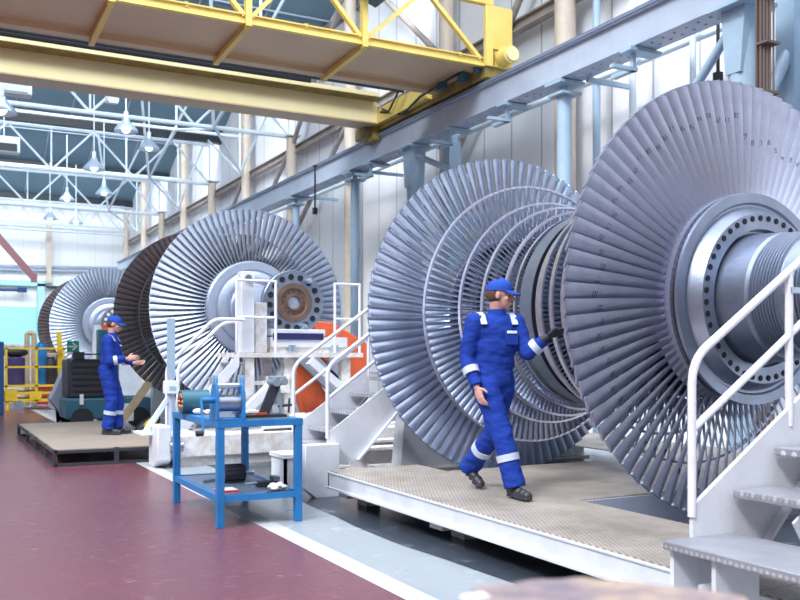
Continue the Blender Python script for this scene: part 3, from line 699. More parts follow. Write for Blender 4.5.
# ================================================================== STAIRS
def make_stair(label, yn, yf, x0, tr, z_rail, slope, xe, full_first=True):
    """steel stair climbing +X; yn = side towards the camera, yf = far side; tr = [(x, z)] of the treads"""
    t = thing('access_stair', label, 'stairs', (x0, (yn + yf) / 2, 0))
    for k, (x, z) in enumerate(tr):
        w = .46 if (k == 0 and full_first) else .31
        ya, yb = (yn, yf) if k == 0 and full_first else (yn + .03, yf - .03)
        b = MB(); b.span((x, ya, z - .04), (x + w, yb, z)); b.build('tread', 'platew', t, bevel=.006)
    zs = lambda x: tr[1][1] + slope * (x - tr[1][0])
    for y in (yn, yf):
        b = MB(); b.prism([(x0, ZP + .01), (x0, zs(x0) + .10), (xe, zs(xe) + .10), (xe, zs(xe) - .22), (x0 + .32, ZP + .01)], 'y', y - .012, y + .012)
        st = b.build('stringer', 'white', t, smooth=0)
        b = MB(); b.bar((x0 + .34, y, ZP + .03), (xe, y, zs(xe) - .215), .11, .02, up=(-.6, 0, .8)); b.build('flange', 'white', st)
    if full_first:
        for y in (yf - .02, (yn + yf) / 2 + (yf - yn) * .27):
            b = MB(); b.span((3.14, y - .012, .02), (3.30 if y > yf - .1 else 3.42, y + .012, .53)); b.build('step_leg', 'white', t)
        MB().span((3.24, yn + .05, .04), (3.48, yf - .05, .09)).build('step_sill', 'whiteW', t)
        b = MB(); b.bar((3.6, (yn + yf) / 2 + .22, .58), (4.2, (yn + yf) / 2 + .22, .98), .014, .24, up=(-.6, 0, .8)); b.build('centre_rib', 'white', t)
        b = MB(); b.bar((3.52, yn + .1, .45), (4.3, yn + .1, .98), .5, .02, up=(-.6, 0, .8)); b.build('back_plate', 'whiteW', t)
    for y in (yn, yf):
        xr = x0 + .005; zt = z_rail
        b = MB(); b.path([(xr, y, zs(x0) + .05), (xr, y, zt), (xe, y, zt + slope * (xe - xr)), (xe + .7, y, zt + slope * (xe - xr))] if full_first else [(xr, y, zs(x0) + .05), (xr, y, zt), (xe, y, zt + slope * (xe - xr))], .021, 12, bend=.12); b.build('handrail', 'pipe', t)
        b = MB(); b.path([(xr, y, zt - .34), (xe, y, zt - .33 + slope * (xe - xr))], .019, 12); b.build('mid_rail', 'pipe', t)
        xp = 3.98 if full_first else xe
        b = MB(); b.path([(xp, y, zs(xp)), (xp, y, zt + slope * (xp - xr))], .021, 12); po = b.build('rail_post', 'pipe', t)
        if full_first:
            b = MB(); b.box((xp + .02, y, zt + slope * (xp - xr) - .10), (.06, .055, .03)); b.tube((xp, y, zt + slope * (xp - xr) - .10), (xp + .3, y, zt + slope * (xp - xr) - .10), .016, 10); b.build('rail_clamp', 'bolt', po)
    z = zs(xe) + .05
    b = MB(); b.span((xe, yn, z - .04), (xe + .8, yf, z)); b.build('landing', 'platew', t)
    for y in (yn, yf): MB().span((xe + .7, y - .03, 0 if yn > 8 else ZP), (xe + .76, y + .03, z - .04)).build('landing_leg', 'white', t)
    return t
make_stair('white steel stair with chequer treads at the lower right corner', 2.0, 3.2, 3.285, [(3.10, .573), (3.535, .788), (3.83, .985), (4.12, 1.18)], 1.43, .67, 4.40)
yn2 = 8.58; q1 = at(327, 366, Y=yn2); q2 = at(370, 333, Y=yn2); sl2 = (q2.z - q1.z) / (q2.x - q1.x)
t = make_stair('white steel stair with pipe handrails between the blue bench and the open bladed disc', yn2, 9.55, q1.x, [(q1.x + .02, .50), (q1.x + .16, .66), (q1.x + .42, .66 + .26 * sl2), (q1.x + .68, .66 + .52 * sl2), (q1.x + .94, .66 + .78 * sl2)], q1.z, sl2, 4.62, False)
b = MB(); b.prism([(q1.x - .28, .10), (q1.x - .16, 0), (q1.x + .1, 0), (q1.x + .1, .55), (q1.x - .28, .55)], 'y', yn2 - .1, yn2 + .02); b.build('end_lug', 'white', t, bevel=.01)
b = MB(); b.span((q1.x - .32, 9.0, .36), (q1.x + .1, 9.45, .40)); b.span((q1.x - .30, 9.02, 0), (q1.x - .27, 9.43, .36)); b.span((q1.x - .30, 9.02, 0), (q1.x - .1, 9.05, .36)); b.build('lower_step', 'white', t)

# ================================================================== BLUE WORK TABLE
TX0, TX1, TY0, TY1, TZ = 2.20, 2.90, 7.42, 8.90, .905
t = thing('workbench', 'blue angle iron workbench with a grey top standing on the painted floor edge', 'workbench', ((TX0 + TX1) / 2, (TY0 + TY1) / 2, 0))
for x in (TX0, TX1):
    for y in (TY0, TY1): MB().span((x - .032, y - .032, 0), (x + .032, y + .032, TZ - .02)).build('leg', 'blue', t, bevel=.004)
b = MB()
for x in (TX0, TX1): b.span((x - .035, TY0 - .036, TZ - .06), (x + .035, TY1 + .036, TZ - .002))
for y in (TY0, TY1): b.span((TX0 - .034, y - .035, TZ - .059), (TX1 + .034, y + .035, TZ - .003))
b.build('top_frame', 'blue', t)
MB().span((TX0 + .03, TY0 + .03, TZ - .02), (TX1 - .03, TY1 - .03, TZ)).build('worktop', 'steelS', t)
b = MB(); zs = .27
for x in (TX0, TX1): b.span((x - .026, TY0, zs - .055), (x + .026, TY1, zs))
for y in (TY0, TY1): b.span((TX0, y - .026, zs - .055), (TX1, y + .026, zs))
b.build('shelf_frame', 'blue', t)
MB().span((TX0 + .026, TY0 + .026, zs - .02), (TX1 - .026, TY1 - .026, zs - .006)).build('shelf', mat('shelf_grey', (.20, .27, .38), .4, .2, (.12, .16, .25), 5, .5), t)

# hand winch on the bench
wx, wy = at(228, 400, Y=7.52).x, 7.52
t = thing('hand_winch', 'blue framed hand winch with a bare steel drum on the bench top', 'winch', (wx, wy, TZ))
for x in (wx - .115, wx + .115):
    b = MB(); b.prism([(wy - .10, TZ), (wy + .14, TZ), (wy + .10, TZ + .22), (wy + .02, TZ + .36), (wy - .03, TZ + .36), (wy - .10, TZ + .22)], 'x', x - .011, x + .011); b.build('side_plate', 'blue', t, bevel=.004)
    b = MB(); b.bar((x, wy, TZ + .3), (x, wy, TZ + .38), .025, .05); b.build('lug', 'colblue', t)
MB().lathe([(-.10, 0), (-.10, .09), (-.092, .09), (-.092, .072), (.092, .072), (.092, .09), (.10, .09), (.10, 0)], (wx, wy + .02, TZ + .14), 'x', 28).build('drum', 'steelS', t)
MB().tube((wx - .105, wy, TZ + .29), (wx + .105, wy, TZ + .29), .025, 16).build('upper_roller', 'bolt', t)
b = MB(); b.tube((wx - .24, wy - .02, TZ + .17), (wx - .12, wy - .02, TZ + .17), .026, 14); b.bar((wx - .24, wy - .02, TZ + .19), (wx - .25, wy - .12, TZ - .11), .02, .03); crk = b.build('crank', 'blue', t)
MB().tube((wx - .25, wy - .12, TZ - .10), (wx - .31, wy - .12, TZ - .10), .024, 12).build('crank_handle', 'black', crk)
MB().span((wx - .13, wy - .09, TZ), (wx + .13, wy + .13, TZ + .012)).build('base_plate', 'blue', t)
# stripped motor stator
mx, my = at(194, 400, Y=8.45).x, 8.45
t = thing('motor_casing', 'dark round motor casing with copper windings showing at the left end of the bench', 'motor casing', (mx, my, TZ))
MB().lathe([(-.13, .085), (-.13, .112), (.13, .112), (.13, .085), (.10, .08), (-.10, .08)], (mx, my, TZ + .113), 'x', 28, closed=True).build('shell', 'teal', t)
b = MB()
for k in range(8):
    a = k * .785; b.ball((mx - .12, my + .062 * math.cos(a), TZ + .113 + .062 * math.sin(a)), .022, 8, 6)
b.build('winding', 'copper', t)
b = MB(); b.ball((mx + .0, my - .16, TZ + .03), .04, 10, 8, sc=(1.4, 1, .7)); b.ball((mx + .08, my - .2, TZ + .025), .03, 10, 8, sc=(1.3, 1, .8)); b.build('rag', 'paper', t)
# clamp fixture (black and chrome) on the bench
cx, cy = at(276, 400, Y=7.72).x, 7.72
t = thing('pipe_cutter', 'black and chrome clamp tool with angled jaw at the right end of the bench', 'tool', (cx, cy, TZ))
MB().prism([(cx - .40, cy - .08), (cx + .06, cy - .12), (cx + .08, cy + .1), (cx - .32, cy + .12)], 'z', TZ, TZ + .022).build('base', 'black', t)
MB().bar((cx - .12, cy, TZ + .02), (cx - .0, cy, TZ + .30), .09, .03, up=(0, 1, 0)).build('arm', 'blackc', t)
b = MB(); b.tube((cx - .02, cy - .09, TZ + .31), (cx - .02, cy + .09, TZ + .31), .038, 14); b.tube((cx + .05, cy - .09, TZ + .315), (cx + .05, cy + .09, TZ + .315), .034, 14); b.span((cx - .05, cy - .07, TZ + .33), (cx + .07, cy + .07, TZ + .36)); b.build('jaw', 'bolt', t)
MB().bar((cx + .05, cy, TZ + .01), (cx + .02, cy, TZ + .29), .025, .025).build('strut', 'bolt', t)
b = MB(); b.tube((cx + .02, cy, TZ + .09), (cx + .15, cy, TZ + .1), .012, 8); b.tube((cx + .12, cy, TZ + .03), (cx + .13, cy, TZ + .16), .01, 8); b.build('screw', 'black', t)
MB().span((cx - .2, cy - .05, TZ + .022), (cx - .10, cy + .02, TZ + .04)).build('pad', 'orange', t)
t = thing('tool_tray', 'grey open tool tray lying flat beside the winch on the bench', 'tray', (2.66, 7.95, TZ))
MB().span((2.56, 7.85, TZ), (2.74, 8.25, TZ + .03)).build('tray', 'steelS', t); MB().span((2.58, 7.87, TZ + .03), (2.70, 8.0, TZ + .05)).build('paper_slip', 'paper', t)
# shelf items
zz = zs - .006
t = thing('electric_motor', 'black finned electric motor on the lower shelf', 'motor', (2.57, 8.2, zz))
MB().tube((2.46, 8.2, zz + .085), (2.66, 8.2, zz + .085), .082, 20).build('body', 'blackc', t)
MB().tube((2.66, 8.2, zz + .085), (2.76, 8.2, zz + .085), .02, 10).build('shaft', 'bolt', t)
b = MB()
for k in range(14):
    a = k * .449; b.bar((2.48, 8.2 + .083 * math.cos(a), zz + .085 + .083 * math.sin(a)), (2.64, 8.2 + .083 * math.cos(a), zz + .085 + .083 * math.sin(a)), .008, .012)
b.build('fins', 'black', t); MB().span((2.48, 8.13, zz), (2.64, 8.27, zz + .02)).build('foot', 'black', t)
b = MB(); b.span((2.25, 7.6, zz), (2.42, 7.78, zz + .018)); b.mi = 1; b.span((2.253, 7.603, zz + .018), (2.417, 7.777, zz + .022)); b.mi = 0
tag(b.build('notepad', ['red', 'paper']), 'red edged pad of white paper on the lower shelf', 'notepad')
t = thing('drill_vice', 'small grey vice on the middle of the lower shelf', 'vice', (2.74, 7.82, zz))
MB().span((2.66, 7.77, zz), (2.86, 7.86, zz + .05)).build('body', 'blackc', t, bevel=.005); MB().span((2.80, 7.76, zz + .05), (2.86, 7.87, zz + .09)).build('jaw', 'steelS', t); MB().tube((2.55, 7.82, zz + .035), (2.66, 7.82, zz + .035), .014, 10).build('screw', 'bolt', t)
b = MB()
for k in range(9): b.ball((2.74 + .03 * math.cos(k * 2.4) * (1 + k * .2), 7.52 + .02 * math.sin(k * 2.4) * (1 + k * .2), zz + .02 + .004 * (9 - k)), .028, 8, 6, sc=(1.3, .9, .7))
tag(b.build('rag', 'paper'), 'crumpled white rag at the front right of the lower shelf', 'rag')
b = MB(); b.prism([(2.60, 7.40), (2.93, 7.42), (2.90, 7.50), (2.64, 7.47)], 'z', zz, zz + .008); tag(b.build('flat_bar', 'black'), 'flat dark plate lying under the white rag on the lower shelf', 'plate')
b = MB(); b.tube((2.30, 8.3, zz + .015), (2.52, 8.4, zz + .015), .014, 8); b.box((2.53, 8.41, zz + .018), (.07, .05, .03)); tag(b.build('spanner', 'bolt'), 'small chrome spanner at the back left of the lower shelf', 'tool')

# ================================================================== STAND UNDER THE MIDDLE ROTOR'S COUPLING
sx0, sx1, sy0, sy1, sz = 4.0, 6.0, 12.7, 13.9, 1.50
t = thing('bearing_stand', 'white steel gantry stand with guard rails under the bolted coupling', 'stand', (5, 13.3, 0))
MB().span((sx0, sy0, sz - .07), (sx1 + .05, sy0 + .95, sz)).build('deck', 'whiteW', t)
b = MB(); b.span((sx0 + .12, sy0 + .1, sz), (sx0 + .32, sy0 + .3, 2.70)); b.build('column', 'white', t, bevel=.01)
b = MB(); b.span((sx0 + .36, sy0 + .2, sz), (sx0 + .55, sy0 + .4, 2.25)); b.build('support_block', 'whiteW', t, bevel=.01)
b = MB(); b.tube((sx0 + .22, sy0 + .09, 2.6), (sx0 + .22, sy0 + .06, 2.6), .05, 16); b.build('lifting_eye', 'steelS', t)
b = MB(); b.span((4.62, 12.95, 1.76), (5.52, 13.4, 1.86)); b.span((4.62, 12.95, 1.58), (5.9, 13.4, 1.74)); b.build('saddle_block', 'white', t, bevel=.01)
MB().span((4.66, 12.93, 1.70), (5.48, 13.38, 1.80)).build('rubber_pad', mat('pad_dark_blue', (.015, .015, .10), .5), t)
for x in (4.95, 5.65): MB().tube((x, 12.9, 1.5), (x, 12.9, 1.62), .06, 12).build('jack_bolt', 'bolt', t)
b = MB(); b.span((4.62, 12.98, 1.5), (5.9, 13.4, 1.58)); b.build('base_channel', 'whiteW', t)
for (xa, xb) in ((sx0 + .02, sx0 + .62), (5.58, 6.0)):
    for x in (xa, xb): MB().path([(x, sy0 + .02, sz), (x, sy0 + .02, 2.58)], .022, 8).build('guard_post', 'pipe', t)
    for z in (2.56, 2.02): MB().path([(xa, sy0 + .02, z), (xb, sy0 + .02, z)], .02, 8).build('guard_rail', 'pipe', t)
for (x, y) in ((4.22, 12.8), (4.75, 13.5), (4.85, 12.85), (5.15, 13.5), (5.8, 12.85)): MB().span((x - .07, y - .07, .2), (x + .07, y + .07, sz - .07)).build('leg', 'whiteW', t)
for p, q in (((4.2, 12.95, .45), (4.95, 12.95, 1.4)), ((3.85, 12.6, .42), (4.6, 12.6, 1.1)), ((5.15, 12.7, 1.38), (6.3, 12.7, .45))): MB().bar(p, q, .12, .16, up=(0, 1, 0)).build('brace', 'white', t)
b = MB(); b.span((4.5, 12.75, .9), (4.85, 13.1, 1.15)); b.span((4.3, 12.8, 1.02), (4.5, 12.9, 1.08)); b.build('hose_box', 'whiteW', t)
# base frame
MB().span((2.75, 11.7, .12), (6.9, 12.1, .42)).build('base_beam', 'whiteW', t, bevel=.02)
MB().span((2.85, 12.6, .14), (6.9, 12.9, .40)).build('base_beam', 'whiteW', t)
MB().span((2.9, 11.75, .0), (6.8, 12.9, .14)).build('base_skid', 'whiteW', t)
b = MB(); b.prism([(11.6, .10), (11.85, .0), (12.1, .0), (12.1, .55), (11.6, .55)], 'x', 2.62, 2.80); b.build('end_lug', 'white', t, bevel=.02)
MB().tube((2.78, 11.62, .28), (2.95, 11.62, .28), .07, 14).build('roller', 'steelS', t)
for x, y, w in ((3.5, 12.0, .5), (4.6, 12.1, .3)): b = MB(); b.ibeam((x, 11.9, .5), (x + w, 12.5, .52), .2, .18, .02); b.build('cross_channel', 'whiteW', t)
# scrap steel angle lengths lying on the base
for i, (p, q, lb) in enumerate((((4.3, 11.85, .46), (6.2, 11.9, .82), 'upper'), ((4.5, 11.95, .46), (6.4, 12.0, .62), 'middle'), ((4.1, 11.8, .45), (5.9, 11.75, .50), 'lowest'))):
    b = MB(); b.bar(p, q, .12, .03, up=(0, .3, 1)); b.bar(Vector(p) + Vector((0, .05, .04)), Vector(q) + Vector((0, .05, .04)), .02, .09, up=(0, .3, 1)); tag(b.build('steel_angle', 'whiteW'), 'rusty white angle iron leaning on the base beam behind the bench, ' + lb + ' of three', 'angle iron')
# stair to the stand with bent pipe handrails
t = thing('stand_stair', 'small white stair with bent pipe handrails left of the bolted coupling', 'stairs', (3.4, 12.8, 0))
for y in (12.55, 13.1):
    a = at(167 if y < 13 else 178, 400, Y=y); bb = at(167 if y < 13 else 178, 366, Y=y); c = at(214 if y < 13 else 224, 319 if y < 13 else 322, Y=y)
    b = MB(); b.path([(a.x, y, .30), (a.x, y, bb.z), (c.x, y, c.z), (c.x + .45, y, c.z)], .027, 10, bend=.12); b.build('handrail', 'pipe', t)
    b = MB(); b.prism([(a.x - .03, .30), (a.x + .2, .30), (4.0, 1.3), (4.0, 1.5)], 'y', y - .015, y + .015); b.build('stringer', 'white', t)
for k in range(5): MB().span((3.12 + .19 * k, 12.56, .45 + .22 * k), (3.34 + .19 * k, 13.09, .48 + .22 * k)).build('tread', 'platew', t)
MB().span((2.95, 12.5, 0), (3.5, 13.15, .30)).build('foot_box', 'white', t)
# screw jack stand
jx, jy = at(171, 400, Y=12.0).x, 12.0
t = thing('jack_stand', 'tall pale blue and white screw jack on a splayed foot left of the bench', 'jack', (jx, jy, .42))
MB().span((jx - .045, jy - .045, 1.15), (jx + .045, jy + .045, 1.95)).build('upper_tube', 'colblue', t)
b = MB(); b.span((jx - .09, jy - .08, .95), (jx + .09, jy + .08, 1.12)); b.build('clamp_block', 'truss', t, bevel=.01); MB().span((jx - .04, jy - .082, .99), (jx + .05, jy - .078, 1.05)).build('label_plate', 'colblue', t)
MB().tube((jx, jy, .42), (jx, jy, 1.2), .05, 16).build('screw_tube', 'railblue', t)
for dx, dy in ((-.38, -.1), (-.25, .3), (.2, .2)): MB().bar((jx, jy, .95), (jx + dx, jy + dy, .44), .05, .05).build('brace', 'truss', t)
MB().span((jx - .42, jy - .15, .42), (jx + .25, jy + .35, .45)).build('foot_plate', 'truss', t)

# orange lifting frame behind the stand
t = thing('curved_casing', 'orange curved steel casing leaning behind the white stand', 'casing', (6.2, 14.2, 0))
ox = lambda px, py: (lambda v: (v.x, v.z))(at(px, py, Y=14.2))
b = MB(); b.prism([ox(312, 321), ox(330, 323), ox(366, 345), ox(367, 372), ox(350, 388), ox(312, 352)], 'y', 14.05, 14.35); b.build('upper_shell', 'orange', t, bevel=.02)
b = MB(); b.prism([ox(290, 354), ox(310, 372), ox(324, 395), ox(322, 410), ox(306, 424), ox(298, 400)], 'y', 14.05, 14.35); b.build('lower_shell', 'orange', t, bevel=.02)
b = MB(); b.bar((ox(296, 352)[0], 14.0, ox(296, 352)[1]), (ox(345, 400)[0], 14.0, ox(345, 400)[1]), .3, .1, up=(0, 1, 0)); b.bar((ox(328, 345)[0], 14.0, ox(328, 345)[1]), (ox(328, 385)[0], 14.0, ox(328, 385)[1]), .16, .1, up=(0, 1, 0)); b.build('grey_strap', 'railblue', t)
b = MB(); x0 = ox(300, 420)[0]; b.span((x0, 13.9, 0), (x0 + 1.0, 14.5, .35)); b.build('foot', 'black', t)
b = MB(); b.path([(x0 + .1, 13.75, .05), (x0 + .4, 13.7, .30), (x0 + .8, 13.75, .05)], .05, 8); tag(b.build('yellow_hose', 'cyellow'), 'yellow hose by the foot of the orange casing', 'hose')

# ================================================================== LOW DECK UNDER THE SECOND WORKER
t = thing('low_deck', 'low dark framed staging with a grimy wooden top under the further worker', 'staging', (2.4, 14.5, 0))
a0 = at(53, 467, Z=0); 
dx0, dy0, dx1, dy1, dz = 1.50, 12.5, 3.05, 17.6, .225
MB().span((dx0, dy0, dz - .03), (dx1, dy1, dz)).build('deck_board', 'ply', t)
b = MB()
for z in (dz - .035, .02):
    b.span((dx0 - .02, dy0, z - .02), (dx0 + .02, dy1, z + .02)); b.span((dx0, dy0 - .02, z - .02), (dx1, dy0 + .02, z + .02)); b.span((dx0, dy1 - .02, z - .02), (dx1, dy1 + .02, z + .02)); b.span((dx1 - .02, dy0, z - .02), (dx1 + .02, dy1, z + .02))
b.build('frame', 'blackc', t)
for y in (12.5, 13.4, 14.6, 16.0, 17.6): MB().span((dx0 - .025, y - .02, 0), (dx0 + .025, y + .02, dz)).build('leg', 'blackc', t)
for x in (2.28, 3.02): MB().span((x - .03, dy0 - .025, 0), (x + .03, dy0 + .025, dz)).build('leg', 'blackc', t)

# ================================================================== BACKGROUND EQUIPMENT AT LEFT
# floor scrubber / black cabinet
fx, fy = 3.05, 19.0
t = thing('machine_cabinet', 'dark grey ribbed machine cabinet on a teal wheeled base beside the further worker', 'machine', (fx, fy, 0))
p0 = at(68, 422, Y=18.6); p1 = at(112, 422, Y=18.6); x0, x1 = p0.x, p1.x; z1 = at(80, 359, Y=18.6).z
MB().span((x0, 18.6, .62), (x1 + .1, 19.5, z1)).build('cover', 'blackc', t, bevel=.04)
b = MB()
for k in range(7): b.span((x0 + .08, 18.57, .75 + k * .12), (x1 - .05, 18.6, .78 + k * .12))
b.build('rib', 'black', t)
MB().span((x0 - .05, 18.5, .2), (x1 + .75, 19.5, .62)).build('base', 'teal', t, bevel=.04)
MB().span((x0 + .1, 18.55, z1), (x0 + .3, 18.7, z1 + .14)).build('handle', 'black', t)
for x in (x0 + .25, x1 + .5): MB().tube((x, 18.44, .22), (x, 18.6, .22), .21, 20).build('wheel', 'black', t)
MB().span((x0 + .95, 18.42, .15), (x0 + 1.22, 18.5, .5)).build('label_plate', 'paper', t)
b = MB(); b.span((x0 + .2, 18.46, .5), (x0 + .27, 18.5, .7)); b.span((x0 + .85, 18.46, .45), (x0 + .92, 18.5, .62)); b.build('latch', 'paper', t)
# exit direction sign on a pole
c = at(73, 347, Y=19.2)
t = thing('arrow_sign', 'green and white arrow sign on a short pole above the dark cabinet', 'sign', (c.x, 19.2, z1))
w = .115
b = MB(); b.span((c.x - w, 19.18, c.z - .1), (c.x + w, 19.2, c.z + .12)); b.build('board', 'green', t)
b = MB()
def arr(pts, dz=0.): b.prism([(c.x + u * .5, c.z + .01 + v * .5) for u, v in pts], 'y', 19.165, 19.181)
arr([(-.17, -.03), (.03, -.03), (.03, .03), (-.17, .03)]); arr([(-.05, .15), (.02, .15), (.17, 0), (.08, 0)]); arr([(-.05, -.15), (.02, -.15), (.17, 0), (.08, 0)])
b.build('arrow', 'paper', t)
b = MB(); b.span((c.x - w, 19.18, c.z - .16), (c.x + w, 19.2, c.z - .1)); b.build('border', 'paper', t)
MB().tube((c.x, 19.22, z1), (c.x, 19.22, c.z), .02, 8).build('pole', 'black', t)
# grey chute
c0 = at(50, 395, Y=20.); c1 = at(67, 357, Y=20.)
b = MB(); b.prism([(c0.x, c0.z - .1), (c0.x + .1, c0.z + .1), (c1.x + .05, c1.z), (c1.x + .3, c1.z - .9), (c1.x - .1, 0), (c0.x + .4, 0)], 'y', 20, 20.5); tag(b.build('metal_chute', 'railblue', bevel=.02), 'grey sloping sheet metal chute between the yellow trolley and the dark cabinet', 'chute')
# yellow trolley
ty = 26.0
g = lambda px, py: at(px, py, Y=ty)
t = thing('yellow_trolley', 'yellow railed trolley loaded with gear at the left side', 'trolley', (g(35, 400).x, ty, 0))
xl, xr = g(5, 400).x, g(65, 400).x
for z, h in ((.22, .08), (.42, .07), (.62, .05)): MB().span((xl, ty, z), (xr, ty + 1.3, z + h)).build('deck', 'cyellow', t)
for x in (xl, xl + (xr - xl) * .5, xr - .06):
    MB().span((x, ty, .2), (x + .06, ty + .06, 1.68)).build('post', 'cyellow', t)
b = MB()
for z in (1.13, 1.63): b.span((xl, ty + .0, z), (xr, ty + .05, z + .05)); b.span((xr - .05, ty, z), (xr, ty + 1.3, z + .05))
b.build('rail', 'cyellow', t)
for p_, q_ in (((xl, ty - .02, .25), (xl + .3, ty + .3, .55)), ((xr - .9, ty - .02, .28), (xr - .6, ty + .3, .5)), ((xl + .02, ty, .0), (xl + .10, ty + .1, .3))): MB().span(p_, q_).build('bracket', 'cyellow', t)
for x in (xl + .35, xr - .3): MB().tube((x, ty - .05, .14), (x, ty + .06, .14), .13, 16).build('caster', 'bolt', t)
pz = g(60, 318)
b = MB(); b.bar((g(61.5, 372).x, ty + .2, .67), (g(60, 332).x, ty + .2, g(60, 332).z), .12, .12); tag(b.build('yellow_post', 'cyellow'), 'bright yellow slightly leaning post on the trolley', 'post')
for px, py, w, h, mt, nm, lb, cat in ((17, 390, .5, .75, 'purple', 'plastic_drum', 'dark purple drum standing on the yellow trolley', 'drum'), (44, 392, .3, 1.1, 'blue', 'gas_cylinder', 'blue cylinder standing beside the drum on the trolley', 'cylinder'), (54, 392, .35, .7, 'blackc', 'tool_case', 'dark tool case at the right of the trolley deck', 'case')):
    p = g(px, py); t = thing(nm, lb, cat, (p.x, ty + .6, .67))
    MB().lathe([(0, 0), (0, w * .5), (h * .05, w * .52), (h * .5, w * .5), (h * .95, w * .52), (h, w * .45), (h, 0)], (p.x, ty + .6, .67), 'z', 24).build('body', mt, t)
    MB().lathe([(h, w * .3), (h + .06, w * .3), (h + .06, 0)], (p.x, ty + .6, .67), 'z', 16).build('lid', mt if mt != 'purple' else 'black', t)
p = g(17, 340); b = MB(); b.ball((p.x, ty + .6, 1.55), .34, 14, 10, sc=(1, .8, .42)); tag(b.build('black_tarpaulin', 'black'), 'black cloth draped over the drum on the yellow trolley', 'cloth')
# tan frame, white boards, blue post beyond trolley
q = lambda px, py: at(px, py, Y=28)
b = MB(); b.path([(q(27, 340).x, 28, 0), (q(27, 340).x, 28, q(27, 333).z), (q(34, 340).x, 28, q(34, 333).z), (q(34, 340).x, 28, 0)], .07, 8, bend=.1); tag(b.build('tan_hoop', 'wood'), 'tan coloured hoop frame behind the yellow trolley', 'frame')
b = MB(); b.span((at(-20, 400, Y=24).x, 24, 0), (at(4, 400, Y=24).x, 24.5, 1.8)); tag(b.build('blue_locker', 'bluedk', bevel=.02), 'blue locker cut by the left edge behind the trolley', 'locker')
for px, w, h, mt, lb in ((15, 1.3, 1.75, 'whiteW', 'white crate behind the left end of the yellow trolley'), (40, 1.0, 1.5, 'cream', 'cream crate behind the middle of the yellow trolley'), (54, 1.3, 1.1, 'teal', 'teal crate low behind the right end of the trolley'), (50, .8, .5, 'red', 'red crate seen through the trolley rails')):
    p = at(px, 380, Y={'whiteW': 29.5, 'cream': 31.5, 'teal': 33.5, 'red': 29.0}[mt]); 
    t = thing('crate', lb, 'crate', (p.x, p.y, 0)); MB().span((p.x - w / 2, p.y, 0), (p.x + w / 2, p.y + .8, h)).build('body', mt, t, bevel=.02); MB().span((p.x - w / 2 - .02, p.y - .02, h), (p.x + w / 2 + .02, p.y + .82, h + .05)).build('lid', mt, t)
for px, h, mt, lb in ((16, 2.3, 'red', 'small red and white cone behind the drum on the trolley'), ): pass
b = MB(); b.bar(at(115, 430, Y=17.9), at(149, 383, Y=17.9), .10, .3, up=(0, 1, 0)); tag(b.build('wooden_ramp', 'wood'), 'sloping tan plank under the dark bladed disc, right of the further worker', 'plank')
t = thing('grinder', 'yellow and black power tool lying right of the further worker', 'tool', at(145, 410, Y=16.6))
p = at(147, 412, Y=16.6); p.z = .18
MB().ball(p, .18, 14, 8, sc=(1.6, .7, .7), rot=Matrix.Rotation(R_(-35), 3, 'Y')).build('body', 'black', t); MB().ball(p + Vector((.05, -.08, .06)), .11, 12, 8, sc=(1.6, .6, .7), rot=Matrix.Rotation(R_(-35), 3, 'Y')).build('grip_cover', 'cyellow', t)
MB().span((p.x - .5, p.y - .1, 0), (p.x + .4, p.y + .3, .06)).build('case', 'cyellow', t)
b = MB(); pp = [(p.x - .6 + .12 * k, p.y - .4 + .12 * math.sin(k * 1.9), .03) for k in range(12)]; b.path(pp, .028, 6); tag(b.build('yellow_cable', 'cyellow'), 'yellow cable coiled on the floor under the dark bladed disc', 'cable')
# small dark cabinet left of middle rotor, behind worker's head
p = at(103, 345, Y=21); t = thing('control_box', 'dark teal control box with an orange beacon behind the worker', 'control box', (p.x, 21, 0))
MB().span((p.x - .1, 21, 0), (p.x + .35, 21.3, 2.05)).build('body', 'teal', t, bevel=.02); MB().lathe([(2.05, .1), (2.15, .09), (2.2, 0)], (p.x + .1, 21.15, 0), 'z', 12).build('beacon', 'orange', t)

# ================================================================== FOREGROUND PACKAGE (out of focus)
gx = lambda px, py, Z: at(px, py, Z=Z)
c = at(620, 582, Z=1.17)
t = thing('cardboard_box', 'blurred tan cardboard box top at the bottom edge in front of the camera', 'box', (c.x, c.y - .1, 0))
Zt = 1.165
u = Vector((CS, -SN, 0)); v = Vector((SN, CS, 0)); pc = at(612, 600, Z=Zt)
b = MB(); N1 = 24
tops = []
for i in range(N1 + 1):
    s = -1 + 2 * i / N1; y = .105 - .07 * abs(s + .15) ** 1.6 + .004 * math.sin(i * 1.3)
    tops.append(pc + u * (s * .160 + .0) + v * (y + .0))
vs = []
for zz_ in (Zt, Zt - .2):
    for p in tops: vs.append(Vector((p.x, p.y, zz_)))
    for p in (pc + u * .13 - v * .3, pc - u * .13 - v * .3): vs.append(Vector((p.x, p.y, zz_)))
K = N1 + 3
b._add(vs, [tuple(range(K)), tuple(range(2 * K - 1, K - 1, -1))] + [(i, (i + 1) % K, (i + 1) % K + K, i + K) for i in range(K)])
b.build('body', 'card', t)
pp = pc - u * .16 + v * .0
MB().box((pp.x, pp.y, Zt + .003), (.03, .02, .004)).build('tape', 'paper', t)
t2 = thing('packing_stand', 'wooden stand under the blurred cardboard box', 'stand', (pc.x, pc.y - .2, 0))
q0 = pc - v * .14
b = MB(); b.box((q0.x, q0.y, Zt - .215), (.26, .26, .03)); b.build('top', 'wood', t2)
for sx_ in (-.1, .1):
    for sy_ in (-.1, .1): MB().span((q0.x + sx_ - .015, q0.y + sy_ - .015, 0), (q0.x + sx_ + .015, q0.y + sy_ + .015, Zt - .23)).build('leg', 'wood', t2)

